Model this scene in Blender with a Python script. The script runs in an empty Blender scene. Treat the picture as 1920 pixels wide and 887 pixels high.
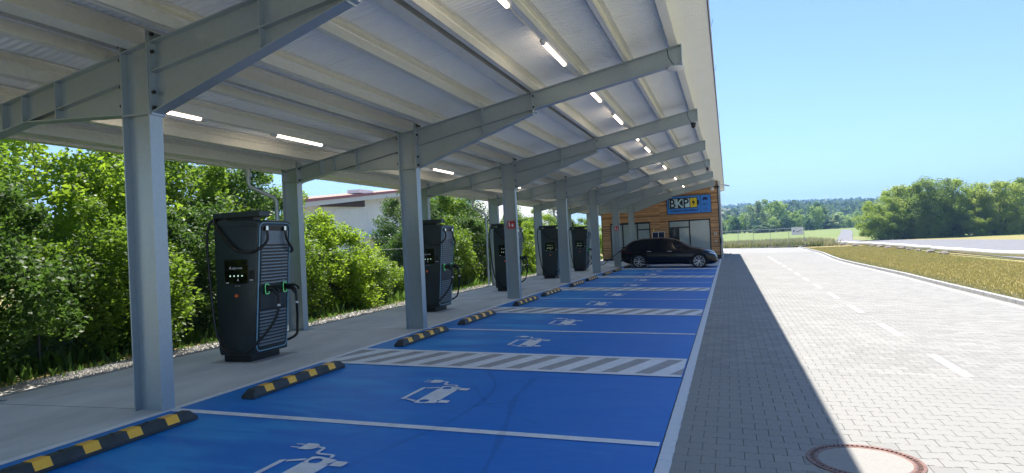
import bpy, bmesh, math, random
import numpy as np
from mathutils import Vector, Matrix, noise
random.seed(7); rng = np.random.default_rng(7)
SC = bpy.context.scene
COL = SC.collection
PI = math.pi
S = 6.2364            # spacing of the canopy frames
G = -0.02795          # cross fall of the parking area and road
Z0 = -0.34            # level of the land beyond

# ------------------------------------------------------------------ camera
cam_d = bpy.data.cameras.new('camera'); cam = bpy.data.objects.new('camera', cam_d); COL.objects.link(cam)
cam_d.sensor_width = 36.0; cam_d.lens = 1265.21 / 1920 * 36.0
cam_d.clip_start = 0.05; cam_d.clip_end = 8000
R_ = Vector((0.95108824, 0.30506412, -0.04865215)); U_ = Vector((0.04927868, 0.0056509, 0.99876908)); W_ = Vector((-0.30496354, 0.95231505, 0.00965865))
mw = Matrix(((R_.x, U_.x, -W_.x, 5.595719), (R_.y, U_.y, -W_.y, -5.583059), (R_.z, U_.z, -W_.z, 1.561135), (0, 0, 0, 1)))
cam.matrix_world = mw
SC.camera = cam
CAM = Vector((5.595719, -5.583059, 1.561135))
# ------------------------------------------------------------------ light
SUN = Vector((-0.17, 0.60, 1.0)).normalized()
el = math.asin(SUN.z); az = math.atan2(SUN.x, SUN.y)
world = bpy.data.worlds.new("World"); SC.world = world; world.use_nodes = True
wt = world.node_tree; wt.nodes.clear()
sky = wt.nodes.new('ShaderNodeTexSky'); sky.sky_type = 'NISHITA'; sky.sun_disc = False
sky.sun_elevation = el; sky.sun_rotation = az; sky.altitude = 300; sky.air_density = 0.9; sky.dust_density = 0.05; sky.ozone_density = 4.6
bg = wt.nodes.new('ShaderNodeBackground'); bg.inputs['Strength'].default_value = 0.078
wo = wt.nodes.new('ShaderNodeOutputWorld'); wt.links.new(sky.outputs[0], bg.inputs[0]); wt.links.new(bg.outputs[0], wo.inputs[0])
sd = bpy.data.lights.new('sun', 'SUN'); sd.energy = 4.0; sd.angle = math.radians(0.53); sd.color = (1, 0.955, 0.885)
sun = bpy.data.objects.new('sun', sd); COL.objects.link(sun); sun.rotation_euler = SUN.to_track_quat('Z', 'Y').to_euler()
SC.view_settings.view_transform = 'Standard'; SC.view_settings.look = 'None'
SC.view_settings.exposure = 1.36; SC.view_settings.gamma = 1.0
SC.cycles.max_bounces = 8; SC.cycles.transparent_max_bounces = 12; SC.cycles.diffuse_bounces = 8

# ------------------------------------------------------------------ materials
def mat(name, col, rough=0.6, metal=0.0, var=0.0, vscale=3.0, bump=0.0, bscale=40.0, spec=0.5, emit=None, estr=0.0, col2=None, stretch=None, alpha=1.0, coat=0.0, rvar=0.0):
    m = bpy.data.materials.new(name); m.use_nodes = True; nt = m.node_tree; b = nt.nodes['Principled BSDF']
    b.inputs['Roughness'].default_value = rough; b.inputs['Metallic'].default_value = metal
    b.inputs['Specular IOR Level'].default_value = spec; b.inputs['Alpha'].default_value = alpha
    if coat: b.inputs['Coat Weight'].default_value = coat; b.inputs['Coat Roughness'].default_value = 0.05
    if emit: b.inputs['Emission Color'].default_value = (*emit, 1); b.inputs['Emission Strength'].default_value = estr
    geo = nt.nodes.new('ShaderNodeNewGeometry'); src = geo.outputs['Position']
    if stretch:
        mp = nt.nodes.new('ShaderNodeMapping'); mp.inputs['Scale'].default_value = stretch; nt.links.new(src, mp.inputs['Vector']); src = mp.outputs[0]
    if var > 0 or col2:
        n = nt.nodes.new('ShaderNodeTexNoise'); n.inputs['Scale'].default_value = vscale; n.inputs['Detail'].default_value = 6; n.inputs['Roughness'].default_value = 0.62
        nt.links.new(src, n.inputs['Vector'])
        r = nt.nodes.new('ShaderNodeValToRGB'); nt.links.new(n.outputs['Fac'], r.inputs['Fac'])
        c2 = col2 or tuple(min(1, c * (1 + var)) for c in col); c1 = col if col2 else tuple(c * (1 - var) for c in col)
        r.color_ramp.elements[0].position = 0.32; r.color_ramp.elements[1].position = 0.68
        r.color_ramp.elements[0].color = (*c1, 1); r.color_ramp.elements[1].color = (*c2, 1)
        nt.links.new(r.outputs[0], b.inputs['Base Color'])
        if rvar:
            mr = nt.nodes.new('ShaderNodeMapRange'); mr.inputs['To Min'].default_value = rough - rvar; mr.inputs['To Max'].default_value = rough + rvar
            mr.inputs['From Min'].default_value = .3; mr.inputs['From Max'].default_value = .7
            nt.links.new(n.outputs['Fac'], mr.inputs['Value']); nt.links.new(mr.outputs[0], b.inputs['Roughness'])
    else: b.inputs['Base Color'].default_value = (*col, 1)
    if bump > 0:
        n2 = nt.nodes.new('ShaderNodeTexNoise'); n2.inputs['Scale'].default_value = bscale; n2.inputs['Detail'].default_value = 4
        nt.links.new(src, n2.inputs['Vector'])
        bp = nt.nodes.new('ShaderNodeBump'); bp.inputs['Strength'].default_value = bump; bp.inputs['Distance'].default_value = 0.02
        nt.links.new(n2.outputs['Fac'], bp.inputs['Height']); nt.links.new(bp.outputs[0], b.inputs['Normal'])
    return m
class N:
    """tiny node helper"""
    def __init__(s, m): s.nt = m.node_tree; s.b = s.nt.nodes['Principled BSDF']
    def n(s, t, **k):
        x = s.nt.nodes.new(t)
        for a, v in k.items(): setattr(x, a, v)
        return x
    def l(s, a, b): s.nt.links.new(a, b)
    def math(s, op, a, b=None, c=None):
        x = s.n('ShaderNodeMath', operation=op)
        for i, v in enumerate((a, b, c)):
            if v is None: continue
            if isinstance(v, (int, float)): x.inputs[i].default_value = v
            else: s.l(v, x.inputs[i])
        return x.outputs[0]
    def mix(s, f, a, b):
        x = s.n('ShaderNodeMix', data_type='RGBA')
        for i, v in ((0, f), (6, a), (7, b)):
            if isinstance(v, (int, float)): x.inputs[i].default_value = v
            elif isinstance(v, tuple): x.inputs[i].default_value = (*v, 1)
            else: s.l(v, x.inputs[i])
        return x.outputs[2]

M = {}
M['steel'] = mat('galvanised_steel', (.37, .435, .485), .40, .6, .06, 22, .0, 90, rvar=.07)
M['purlin'] = mat('galvanised_purlin', (.72, .73, .68), .40, .4, .05, 14, rvar=.06)
M['bolt'] = mat('bolt_dark', (.04, .045, .05), .45, .8)
M['trim'] = mat('fascia_white', (.62, .62, .62), .4, 0, .05, 5)
M['trimdark'] = mat('fascia_joint', (.05, .05, .055), .5)
M['concrete'] = mat('concrete', (.66, .66, .64), .85, 0, .16, 1.6, .25, 60, stretch=(1, .35, 1))
M['slab'] = mat('pad_concrete', (.46, .45, .43), .85, 0, .1, 4, .1, 60)
M['white'] = mat('marking_white', (.84, .86, .88), .55, 0, .09, 9, .06, 90)
M['hgrey'] = mat('bare_asphalt_grey', (.42, .41, .41), .8, 0, .14, 12, .2, 120)
M['rubber'] = mat('black_rubber', (.028, .036, .042), .55, 0, .3, 6, .2, 200)
M['yellow'] = mat('reflective_yellow', (1.0, .50, .03), .45, 0, .05, 30)
M['charc'] = mat('charger_anthracite', (.022, .034, .040), .34, .1, .06, 8, .02, 300)
M['louvre'] = mat('charger_louvre_skylit', (.17, .22, .27), .4, .35, .05, 8)  # lighter base: sky light on the vent side is put into the colour
M['black'] = mat('black_plastic', (.008, .009, .010), .35)
M['screen'] = mat('screen_glass', (.004, .004, .005), .06)
M['ring'] = mat('blue_edge_strip', (.22, .42, .56), .35, 0)
M['green'] = mat('green_lit_ring', (.1, .6, .25), .4, emit=(.16, .8, .30), estr=.15)
M['led'] = mat('lit_led', (.7, .9, .8), .4, emit=(.65, 1, .8), estr=.3)
M['sticker'] = mat('white_sticker', (.7, .72, .72), .5)
M['chrome'] = mat('bright_metal', (.7, .72, .74), .2, 1)
M['red'] = mat('sign_red', (.50, .018, .014), .45)
M['orange'] = mat('orange_button', (.75, .14, .03), .4)
M['tube'] = mat('lit_tube', (1, .9, .8), .4, emit=(1, .80, .60), estr=2.4)
M['tubecap'] = mat('tube_cap', (.45, .46, .46), .35)
M['wood'] = mat('larch_slats', (.50, .27, .12), .55, 0, .3, 5, .15, 80, stretch=(.5, 1, 9))
M['dark'] = mat('dark_frame', (.012, .016, .022), .4)
M['palepane'] = mat('pale_pane', (.33, .385, .39), .12, 0, .05, 1.2, coat=.5)  # opaque pale grey-green pane with a glossy coat
M['glassdark'] = mat('dark_pane', (.02, .03, .038), .05, coat=.5)
M['inside'] = mat('interior_wall', (.45, .46, .45), .8)
M['paint'] = mat('car_paint', (.0008, .0018, .006), .20, 0, spec=.25, coat=.25)
M['carglass'] = mat('car_glass', (.004, .006, .008), .04, spec=.35)
M['tyre'] = mat('tyre', (.012, .012, .013), .75)
M['rim'] = mat('rim_silver', (.6, .62, .65), .28, .9)
M['lampglass'] = mat('headlight', (.55, .62, .7), .08, .4)
M['tail'] = mat('tail_light', (.22, .012, .012), .15)
M['signblue'] = mat('sign_blue', (.045, .26, .78), .45)
M['signnavy'] = mat('sign_navy', (.006, .012, .10), .5)
M['signpale'] = mat('sign_pale', (.55, .76, .86), .5)
M['signyellow'] = mat('sign_yellow', (.86, .66, .03), .5)
M['clad'] = mat('pale_cladding', (.72, .74, .77), .55, 0, .04, .6)
M['roofred'] = mat('red_verge', (.30, .09, .09), .5)
M['tile'] = mat('tile_roof', (.42, .24, .17), .8, 0, .15, 2)
M['brown'] = mat('brown_timber', (.055, .032, .026), .7)
M['greyroof'] = mat('slate_grey_roof', (.17, .20, .25), .6)
M['bark'] = mat('bark', (.10, .075, .055), .85, 0, .3, 8, .4, 30)
M['kerbm'] = mat('kerb_concrete', (.42, .415, .40), .85, 0, .12, 6, .1, 60)
M['gravelm'] = mat('pale_gravel', (.42, .40, .37), .9, 0, .3, 30)
M['soil'] = mat('soil', (.07, .055, .035), .95, 0, .3, 2, .4, 20)
M['asphalt'] = mat('grey_lane', (.21, .205, .215), .9, 0, .1, 1.5, .1, 40)
M['roll'] = mat('white_pipe', (.66, .65, .64), .6, 0, .08, 3)
M['rock'] = mat('rubble', (.30, .26, .23), .9, 0, .3, 5, .3, 20)
M['wire'] = mat('fence_wire', (.35, .38, .38), .5, .6); M['oldwire'] = mat('old_wire', (.06, .065, .06), .6, .4)
M['iron'] = mat('cast_iron', (.21, .115, .085), .55, .4, .3, 20)
M['infill'] = mat('manhole_infill', (.33, .315, .285), .85, 0, .08, 40, .1, 80)
M['tyremark'] = mat('tyre_mark', (.004, .01, .04), .7, alpha=.11)

def leafmat(name, c1, c2, trans=.45, nscale=.9):
    m = bpy.data.materials.new(name); m.use_nodes = True; q = N(m); nt = m.node_tree
    b = q.b; b.inputs['Roughness'].default_value = .5; b.inputs['Specular IOR Level'].default_value = .35
    g = q.n('ShaderNodeNewGeometry'); ns = q.n('ShaderNodeTexNoise'); ns.inputs['Scale'].default_value = nscale; ns.inputs['Detail'].default_value = 3
    q.l(g.outputs['Position'], ns.inputs['Vector'])
    f = q.math('ADD', q.math('MULTIPLY', ns.outputs['Fac'], 1.1), q.math('MULTIPLY', g.outputs['Random Per Island'], .55)); f = q.math('SUBTRACT', f, .33)
    f = q.math('MAXIMUM', q.math('MINIMUM', f, 1.0), 0.0)
    c = q.mix(f, c1, c2); q.l(c, b.inputs['Base Color'])
    t = q.n('ShaderNodeBsdfTranslucent'); q.l(q.mix(.5, c, tuple(min(1, v * 1.7) for v in c2)), t.inputs['Color'])
    mx = q.n('ShaderNodeMixShader'); mx.inputs[0].default_value = trans; q.l(b.outputs[0], mx.inputs[1]); q.l(t.outputs[0], mx.inputs[2])
    q.l(mx.outputs[0], nt.nodes['Material Output'].inputs['Surface'])
    return m
M['leaf'] = leafmat('leaf_hedge', (.022, .065, .010), (.21, .33, .028), .5)
M['leafy'] = leafmat('leaf_yellowgreen', (.04, .10, .010), (.30, .43, .03), .55)
M['leafd'] = leafmat('leaf_deep', (.018, .055, .012), (.11, .20, .03), .45)
M['leafr'] = leafmat('leaf_right', (.07, .14, .02), (.38, .48, .07), .55, 1.2)
M['leafr2'] = leafmat('leaf_right_pale', (.09, .16, .03), (.42, .50, .10), .6, 1.3); M['leafr3'] = leafmat('leaf_right_deep', (.05, .11, .02), (.27, .37, .06), .5, 1.1)
M['leafm'] = leafmat('leaf_mid', (.13, .23, .045), (.36, .48, .11), .45, .12)
M['leafmd'] = leafmat('leaf_mid_dark', (.045, .11, .035), (.14, .25, .07), .35, .12)
M['leafs'] = leafmat('leaf_silver', (.20, .28, .12), (.38, .46, .22), .4, .12)
M['forest'] = leafmat('forest_leaf', (.035, .08, .035), (.13, .20, .07), .35, .02)
M['grassdry'] = leafmat('dry_grass', (.27, .24, .07), (.40, .36, .13), .3, .8)
M['grassgreen'] = leafmat('green_weed', (.10, .14, .03), (.26, .28, .08), .3, .5)
M['tallgrass'] = leafmat('tall_dry_grass', (.28, .29, .11), (.44, .41, .22), .3, .5)

# blue parking paint with scuffs
def blue_mat():
    m = mat('blue_paint', (.02, .1, .5), .5, bump=.05, bscale=120, spec=.3); q = N(m)
    g = q.n('ShaderNodeNewGeometry'); mp = q.n('ShaderNodeMapping'); mp.inputs['Scale'].default_value = (.35, 1.3, 1); q.l(g.outputs['Position'], mp.inputs[0])
    n1 = q.n('ShaderNodeTexNoise'); n1.inputs['Scale'].default_value = 1.3; n1.inputs['Detail'].default_value = 8; n1.inputs['Roughness'].default_value = .6; n1.inputs['Distortion'].default_value = .5; q.l(mp.outputs[0], n1.inputs[0])
    n2 = q.n('ShaderNodeTexNoise'); n2.inputs['Scale'].default_value = 9; n2.inputs['Detail'].default_value = 8; n2.inputs['Roughness'].default_value = .7; q.l(mp.outputs[0], n2.inputs[0])
    sx = q.n('ShaderNodeSeparateXYZ'); q.l(g.outputs['Position'], sx.inputs[0])
    # wear is heaviest where wheels and feet scrub, near the wheel stops (x about 1.5 m)
    d = q.math('MULTIPLY', q.math('ABSOLUTE', q.math('SUBTRACT', sx.outputs['X'], 1.35)), .62)
    wear = q.math('MAXIMUM', q.math('SUBTRACT', 1.0, d), 0.0)
    a = q.math('MULTIPLY', q.math('SUBTRACT', n1.outputs['Fac'], .41), 4.5)
    a = q.math('MULTIPLY', q.math('MINIMUM', q.math('MAXIMUM', a, 0), 1), wear)
    a2 = q.math('MULTIPLY', q.math('MAXIMUM', q.math('SUBTRACT', n2.outputs['Fac'], .5), 0), 2.2)
    f = q.math('MINIMUM', q.math('ADD', q.math('MULTIPLY', a, .95), q.math('MULTIPLY', a2, .5)), 1.0)
    c = q.mix(f, (.003, .195, .66), (.05, .41, .82)); q.l(c, q.b.inputs['Base Color'])
    r = q.n('ShaderNodeMapRange'); r.inputs['To Min'].default_value = .42; r.inputs['To Max'].default_value = .58; q.l(n1.outputs['Fac'], r.inputs['Value']); q.l(r.outputs[0], q.b.inputs['Roughness'])
    return m
M['blue'] = blue_mat()
# pavers: grey stone with white painted edge band (x 5.0..5.107) and centre dashes
def paver_mat():
    m = mat('paver_stone', (.4, .4, .4), .85, bump=.12, bscale=150); q = N(m)
    g = q.n('ShaderNodeNewGeometry'); sx = q.n('ShaderNodeSeparateXYZ'); q.l(g.outputs['Position'], sx.inputs[0]); X = sx.outputs['X']; Y = sx.outputs['Y']
    n1 = q.n('ShaderNodeTexNoise'); n1.inputs['Scale'].default_value = .5; n1.inputs['Detail'].default_value = 5; q.l(g.outputs['Position'], n1.inputs[0])
    n2 = q.n('ShaderNodeTexNoise'); n2.inputs['Scale'].default_value = 60; n2.inputs['Detail'].default_value = 4; q.l(g.outputs['Position'], n2.inputs[0])
    rp = g.outputs['Random Per Island']
    f = q.math('ADD', q.math('MULTIPLY', n1.outputs['Fac'], .5), q.math('ADD', q.math('MULTIPLY', rp, .42), q.math('MULTIPLY', n2.outputs['Fac'], .25)))
    base = q.mix(f, (.215, .206, .19), (.365, .353, .327))
    band = q.math('LESS_THAN', X, 5.108)
    dx = q.math('LESS_THAN', q.math('ABSOLUTE', q.math('SUBTRACT', X, 8.145)), .055)
    my = q.math('MODULO', q.math('ADD', Y, 40 * 3.262 - 6.66), 3.262)
    dash = q.math('MULTIPLY', q.math('MULTIPLY', dx, q.math('LESS_THAN', my, 1.5)), q.math('LESS_THAN', Y, 44.0))
    msk = q.math('MAXIMUM', band, dash)
    wear = q.math('SUBTRACT', 1.0, q.math('MULTIPLY', q.math('GREATER_THAN', n2.outputs['Fac'], .66), .45))
    c = q.mix(q.math('MULTIPLY', msk, wear), base, (.76, .78, .80)); q.l(c, q.b.inputs['Base Color'])
    return m
M['paver'] = paver_mat()
M['joint'] = mat('joint_sand', (.17, .16, .145), .95)
def panel_mat():
    m = mat('sandwich_panel', (.87, .90, .87), .42, 0, .02, 3); q = N(m)
    g = q.n('ShaderNodeNewGeometry'); sx = q.n('ShaderNodeSeparateXYZ'); q.l(g.outputs['Position'], sx.inputs[0])
    w = q.math('SINE', q.math('MULTIPLY', sx.outputs['Y'], 2 * PI / .1))
    b = q.n('ShaderNodeBump'); b.inputs['Strength'].default_value = .8; b.inputs['Distance'].default_value = .008; q.l(w, b.inputs['Height']); q.l(b.outputs[0], q.b.inputs['Normal'])
    return m
M['panel'] = panel_mat()
def field_mat():
    m = mat('land', (.2, .2, .05), .95, bump=.5, bscale=3); q = N(m)
    g = q.n('ShaderNodeNewGeometry'); sx = q.n('ShaderNodeSeparateXYZ'); q.l(g.outputs['Position'], sx.inputs[0])
    n1 = q.n('ShaderNodeTexNoise'); n1.inputs['Scale'].default_value = .07; n1.inputs['Detail'].default_value = 7; q.l(g.outputs['Position'], n1.inputs[0])
    n2 = q.n('ShaderNodeTexNoise'); n2.inputs['Scale'].default_value = 1.7; n2.inputs['Detail'].default_value = 7; q.l(g.outputs['Position'], n2.inputs[0])
    green = q.mix(n2.outputs['Fac'], (.13, .19, .035), (.23, .28, .07)); dry = q.mix(n2.outputs['Fac'], (.30, .22, .07), (.40, .33, .13))
    # nearer than the meadow the verge is dry
    far = q.math('MINIMUM', q.math('MAXIMUM', q.math('MULTIPLY', q.math('SUBTRACT', sx.outputs['Y'], 80), .05), 0), 1)
    f = q.math('MINIMUM', q.math('MAXIMUM', q.math('MULTIPLY', q.math('SUBTRACT', q.math('ADD', n1.outputs['Fac'], q.math('MULTIPLY', far, .3)), .52), 5), 0), 1)
    q.l(q.mix(f, dry, green), q.b.inputs['Base Color']); return m
M['land'] = field_mat()

# ------------------------------------------------------------------ mesh helpers
class MB:
    def __init__(s): s.v = []; s.f = []; s.m = []; s.cur = 0
    def add(s, vs, fs, mi=None):
        o = len(s.v); s.v += [tuple(v) for v in vs]; s.f += [tuple(i + o for i in f) for f in fs]; s.m += [s.cur if mi is None else mi] * len(fs); return s
    def box(s, x0, x1, y0, y1, z0, z1, mi=None):
        return s.add([(x0, y0, z0), (x1, y0, z0), (x1, y1, z0), (x0, y1, z0), (x0, y0, z1), (x1, y0, z1), (x1, y1, z1), (x0, y1, z1)],
                     [(0, 3, 2, 1), (4, 5, 6, 7), (0, 1, 5, 4), (1, 2, 6, 5), (2, 3, 7, 6), (3, 0, 4, 7)], mi)
    def prism(s, poly, a0, a1, axis='y', mi=None):
        n = len(poly)
        if axis == 'y': P = lambda p, a: (p[0], a, p[1])
        elif axis == 'x': P = lambda p, a: (a, p[0], p[1])
        else: P = lambda p, a: (p[0], p[1], a)
        vs = [P(p, a0) for p in poly] + [P(p, a1) for p in poly]
        fs = [tuple(range(n)), tuple(range(2 * n - 1, n - 1, -1))] + [(i, i + n, (i + 1) % n + n, (i + 1) % n) for i in range(n)]
        return s.add(vs, fs, mi)
    def tube(s, pts, r, n=8, mi=None, cap=True):
        pts = [Vector(p) for p in pts]; rr = r if isinstance(r, (list, tuple)) else [r] * len(pts); vs = []; fs = []
        prev = None
        for i, p in enumerate(pts):
            t = (pts[min(i + 1, len(pts) - 1)] - pts[max(i - 1, 0)]).normalized()
            if prev is None: a = t.orthogonal().normalized()
            else: a = (prev - t * prev.dot(t)).normalized()
            prev = a; b = t.cross(a)
            for k in range(n):
                q = 2 * PI * k / n; vs.append(p + (a * math.cos(q) + b * math.sin(q)) * rr[i])
        for i in range(len(pts) - 1):
            for k in range(n):
                fs.append((i * n + k, i * n + (k + 1) % n, (i + 1) * n + (k + 1) % n, (i + 1) * n + k))
        if cap: fs.append(tuple(range(n - 1, -1, -1))); fs.append(tuple((len(pts) - 1) * n + k for k in range(n)))
        return s.add(vs, fs, mi)
    def cyl(s, c, axis, r, h, n=12, mi=None, r2=None):
        c = Vector(c); d = Vector({'x': (1, 0, 0), 'y': (0, 1, 0), 'z': (0, 0, 1)}[axis])
        return s.tube([c - d * h / 2, c + d * h / 2], [r, r if r2 is None else r2], n, mi)
    def lathe(s, prof, c, axis='y', n=24, mi=None):
        # prof: list (r, a)
        vs = []; fs = []; m = len(prof); c = Vector(c)
        for k in range(n):
            q = 2 * PI * k / n
            for r, a in prof:
                x, y = r * math.cos(q), r * math.sin(q)
                vs.append(c + Vector({'y': (x, a, y), 'z': (x, y, a), 'x': (a, x, y)}[axis]))
        for k in range(n):
            for i in range(m - 1):
                fs.append((k * m + i, k * m + i + 1, ((k + 1) % n) * m + i + 1, ((k + 1) % n) * m + i))
        return s.add(vs, fs, mi)
    def mesh(s, name, mats, smooth=None, bevel=0, fix=True):
        me = bpy.data.meshes.new(name); me.from_pydata(s.v, [], s.f)
        for m in (mats if isinstance(mats, (list, tuple)) else [mats]): me.materials.append(m)
        me.polygons.foreach_set('material_index', s.m)
        if fix or bevel:
            bm = bmesh.new(); bm.from_mesh(me)
            if fix: bmesh.ops.recalc_face_normals(bm, faces=bm.faces)
            if bevel:
                es = [e for e in bm.edges if len(e.link_faces) == 2 and e.calc_face_angle(0) > .5]
                bmesh.ops.bevel(bm, geom=es, offset=bevel, segments=2, affect='EDGES', profile=.6)
            bm.to_mesh(me); bm.free()
        if smooth:
            me.polygons.foreach_set('use_smooth', [True] * len(me.polygons)); me.set_sharp_from_angle(angle=math.radians(smooth))
        me.update(); return me
def ob(name, me, parent=None, loc=None, label=None, cat=None, group=None, kind=None, rotz=None, scale=None):
    o = bpy.data.objects.new(name, me); COL.objects.link(o)
    if parent: o.parent = parent
    if loc is not None: o.location = loc
    if rotz is not None: o.rotation_euler = (0, 0, rotz)
    if scale is not None: o.scale = scale if isinstance(scale, (tuple, list)) else (scale,) * 3
    if label: o['label'] = label
    if cat: o['category'] = cat
    if group: o['group'] = group
    if kind: o['kind'] = kind
    return o
def thing(name, label, cat, loc=(0, 0, 0), group=None, rotz=0): return ob(name, None, None, loc, label, cat, group, None, rotz)
def kids(o): return [c for c in ALLK.get(o, [])]
def copy_thing(root, label, loc, rotz=None, scale=None):
    r = root.copy(); COL.objects.link(r); r.location = loc; r['label'] = label
    if rotz is not None: r.rotation_euler = (0, 0, rotz)
    if scale is not None: r.scale = scale if isinstance(scale, (tuple, list)) else (scale,) * 3
    def rec(a, b):
        for ch in list(a.children):
            c = ch.copy(); COL.objects.link(c); c.parent = b; rec(ch, c)
    rec(root, r); return r
def text_mesh(txt, size, m, extrude=.002, align='CENTER', name='lettering', bold=0):
    cu = bpy.data.curves.new(name, 'FONT'); cu.body = txt; cu.size = size; cu.extrude = extrude; cu.align_x = align; cu.resolution_u = 3; cu.offset = bold
    o = bpy.data.objects.new(name, cu); COL.objects.link(o); bpy.context.view_layer.update()
    me = bpy.data.meshes.new_from_object(o.evaluated_get(bpy.context.evaluated_depsgraph_get())); bpy.data.objects.remove(o); me.name = name
    me.materials.clear(); me.materials.append(m); return me
def gz(x): return 0.0 if x <= 0 else G * x
def flat_poly(mb, pts, dz, th=0):   # polygon lying on the sloping ground
    P = [(x, y, gz(x) + dz) for x, y in pts]
    a = sum(P[i][0] * P[(i + 1) % len(P)][1] - P[(i + 1) % len(P)][0] * P[i][1] for i in range(len(P)))
    if a < 0: P = P[::-1]
    mb.add(P, [tuple(range(len(P)))])
def quads_mesh(name, V, m, k=4):
    """V: (n,k,3) array of loose faces"""
    n = len(V); me = bpy.data.meshes.new(name); me.vertices.add(n * k); me.vertices.foreach_set('co', np.asarray(V, np.float32).ravel())
    me.loops.add(n * k); me.loops.foreach_set('vertex_index', np.arange(n * k, dtype=np.int32))
    me.polygons.add(n); me.polygons.foreach_set('loop_start', np.arange(0, n * k, k, dtype=np.int32))
    me.materials.append(m); me.update(calc_edges=True); return me

# ------------------------------------------------------------------ land
def rise(x, y):
    d = math.hypot(x - 5, y)
    a = min(max((y - 80) / 120, 0), 1); z = Z0 - .03 + 1.55 * a * a * (3 - 2 * a)
    if d > 320:
        t = min((d - 320) / 620, 1); ang = math.atan2(x - 5.6, y + 5.6)
        z += t ** 1.25 * (20 + 3 * math.sin(ang * 9 + 1.0) + 4 * noise.noise(Vector((x / 160, y / 160, 0))) * 2)
    return z
def build_land():
    xs = sorted(set([-1800, -1200, -700, -400, -250, -150, -90, -60, -40, -25, -15, -9, -6, -4.4, -3.4] + [0, 3, 6, 9, 11.3, 12.5, 14, 17, 20, 25] + list(range(30, 200, 10)) + list(range(200, 1300, 30))))
    ys = sorted(set([-300, -100, -40, -20, -10, 0, 10, 20, 30, 40, 50, 60, 66, 71, 74, 80] + list(range(90, 260, 10)) + list(range(260, 1500, 30)) + [1800, 2600]))
    mb = MB(); nx, ny = len(xs), len(ys)
    for y in ys:
        for x in xs:
            if y <= 71.5:
                if x <= -3.3: z = -.03
                elif x < 11.3: z = gz(x) - .15
                else: z = Z0 - .02
                if y > 66.5 : z = max(z, Z0 - .1) if x > 3 else z
            else: z = rise(x, y)
            mb.v.append((x, y, z))
    for j in range(ny - 1):
        for i in range(nx - 1): mb.f.append((j * nx + i, j * nx + i + 1, (j + 1) * nx + i + 1, (j + 1) * nx + i)); mb.m.append(0)
    me = mb.mesh('land', M['land'], smooth=60, fix=False); ob('ground', me, kind='structure')
build_land()

YA, YB = -9.0, 66.0          # paving extents
# concrete strip under the chargers
mb = MB(); mb.box(-2.85, -.058, YA, 40.9, -.2, 0.0); pav = ob('concrete_strip', mb.mesh('concrete_strip', M['concrete']), kind='structure')
mb = MB()
for k in range(-2, 7):
    mb.box(-2.85, -.06, k * S - .004, k * S + .004, -.001, .0015)
ob('joint', mb.mesh('joint', M['joint']), pav)
# blue surface
mb = MB(); mb.add([(-.058, YA, 0.002), (0, YA, 0.002), (4.994, YA, gz(4.994)), (4.994, 5 * S - .12, gz(4.985)), (0, 5 * S - .12, .002), (-.058, 5 * S - .12, .002)], [(0, 1, 4, 5), (1, 2, 3, 4)])
blue = ob('parking_surface', mb.mesh('parking_surface', M['blue'], fix=False), kind='structure')
mb = MB(); mb.add([(-.058, 5 * S - .12, -.002), (4.985, 5 * S - .12, gz(4.985) - .002), (4.985, 41.2, gz(4.985) - .002), (-.058, 41.2, -.002)], [(0, 1, 2, 3)])
ob('forecourt', mb.mesh('forecourt', M['hgrey'], fix=False), kind='structure')
mk = MB(); flat_poly(mk, [(-.06, YA), (.04, YA), (.04, 5 * S + .03), (-.06, 5 * S + .03)], .006); ob('edge_line', mk.mesh('edge_line', M['white'], fix=False), blue)
lm = MB(); flat_poly(lm, [(.045, -.05), (4.98, -.05), (4.98, .06), (.045, .06)], .0065); lme = lm.mesh('bay_line', M['white'], fix=False)
# hatch: white field pieces (border lines + stripes) over bare grey ground
hg = MB(); flat_poly(hg, [(.045, 2.70), (4.98, 2.70), (4.98, 3.87), (.045, 3.87)], .0045); hgm = hg.mesh('hatch_ground', M['hgrey'], fix=False)
hb1 = MB(); flat_poly(hb1, [(.045, 2.67), (4.98, 2.67), (4.98, 2.79), (.045, 2.79)], .009); hbm1 = hb1.mesh('hatch_border', M['white'], fix=False)
hb2 = MB(); flat_poly(hb2, [(.045, 3.76), (4.98, 3.76), (4.98, 3.89), (.045, 3.89)], .009); hbm2 = hb2.mesh('hatch_border', M['white'], fix=False)
stripes = []
def clipx(poly, lo, hi):
    def cl(P, f, g):
        out = []
        for i in range(len(P)):
            a, b = P[i], P[(i + 1) % len(P)]; fa, fb = f(a), f(b)
            if fa >= 0: out.append(a)
            if fa * fb < 0: t = fa / (fa - fb); out.append((a[0] + (b[0] - a[0]) * t, a[1] + (b[1] - a[1]) * t))
        return out
    return cl(cl(poly, lambda p: p[0] - lo, 0), lambda p: hi - p[0], 0)
for i in range(-1, 12):
    x0 = 3.345 + (i - 7) * .42     # white stripe begins where a grey one ends
    P = clipx([(x0, 2.788), (x0 + .225, 2.788), (x0 + .225 + .33, 3.762), (x0 + .33, 3.762)], .046, 4.979)
    if len(P) > 2: q = MB(); flat_poly(q, P, .0075); stripes.append(q.mesh('hatch_stripe', M['white'], fix=False))
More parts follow.
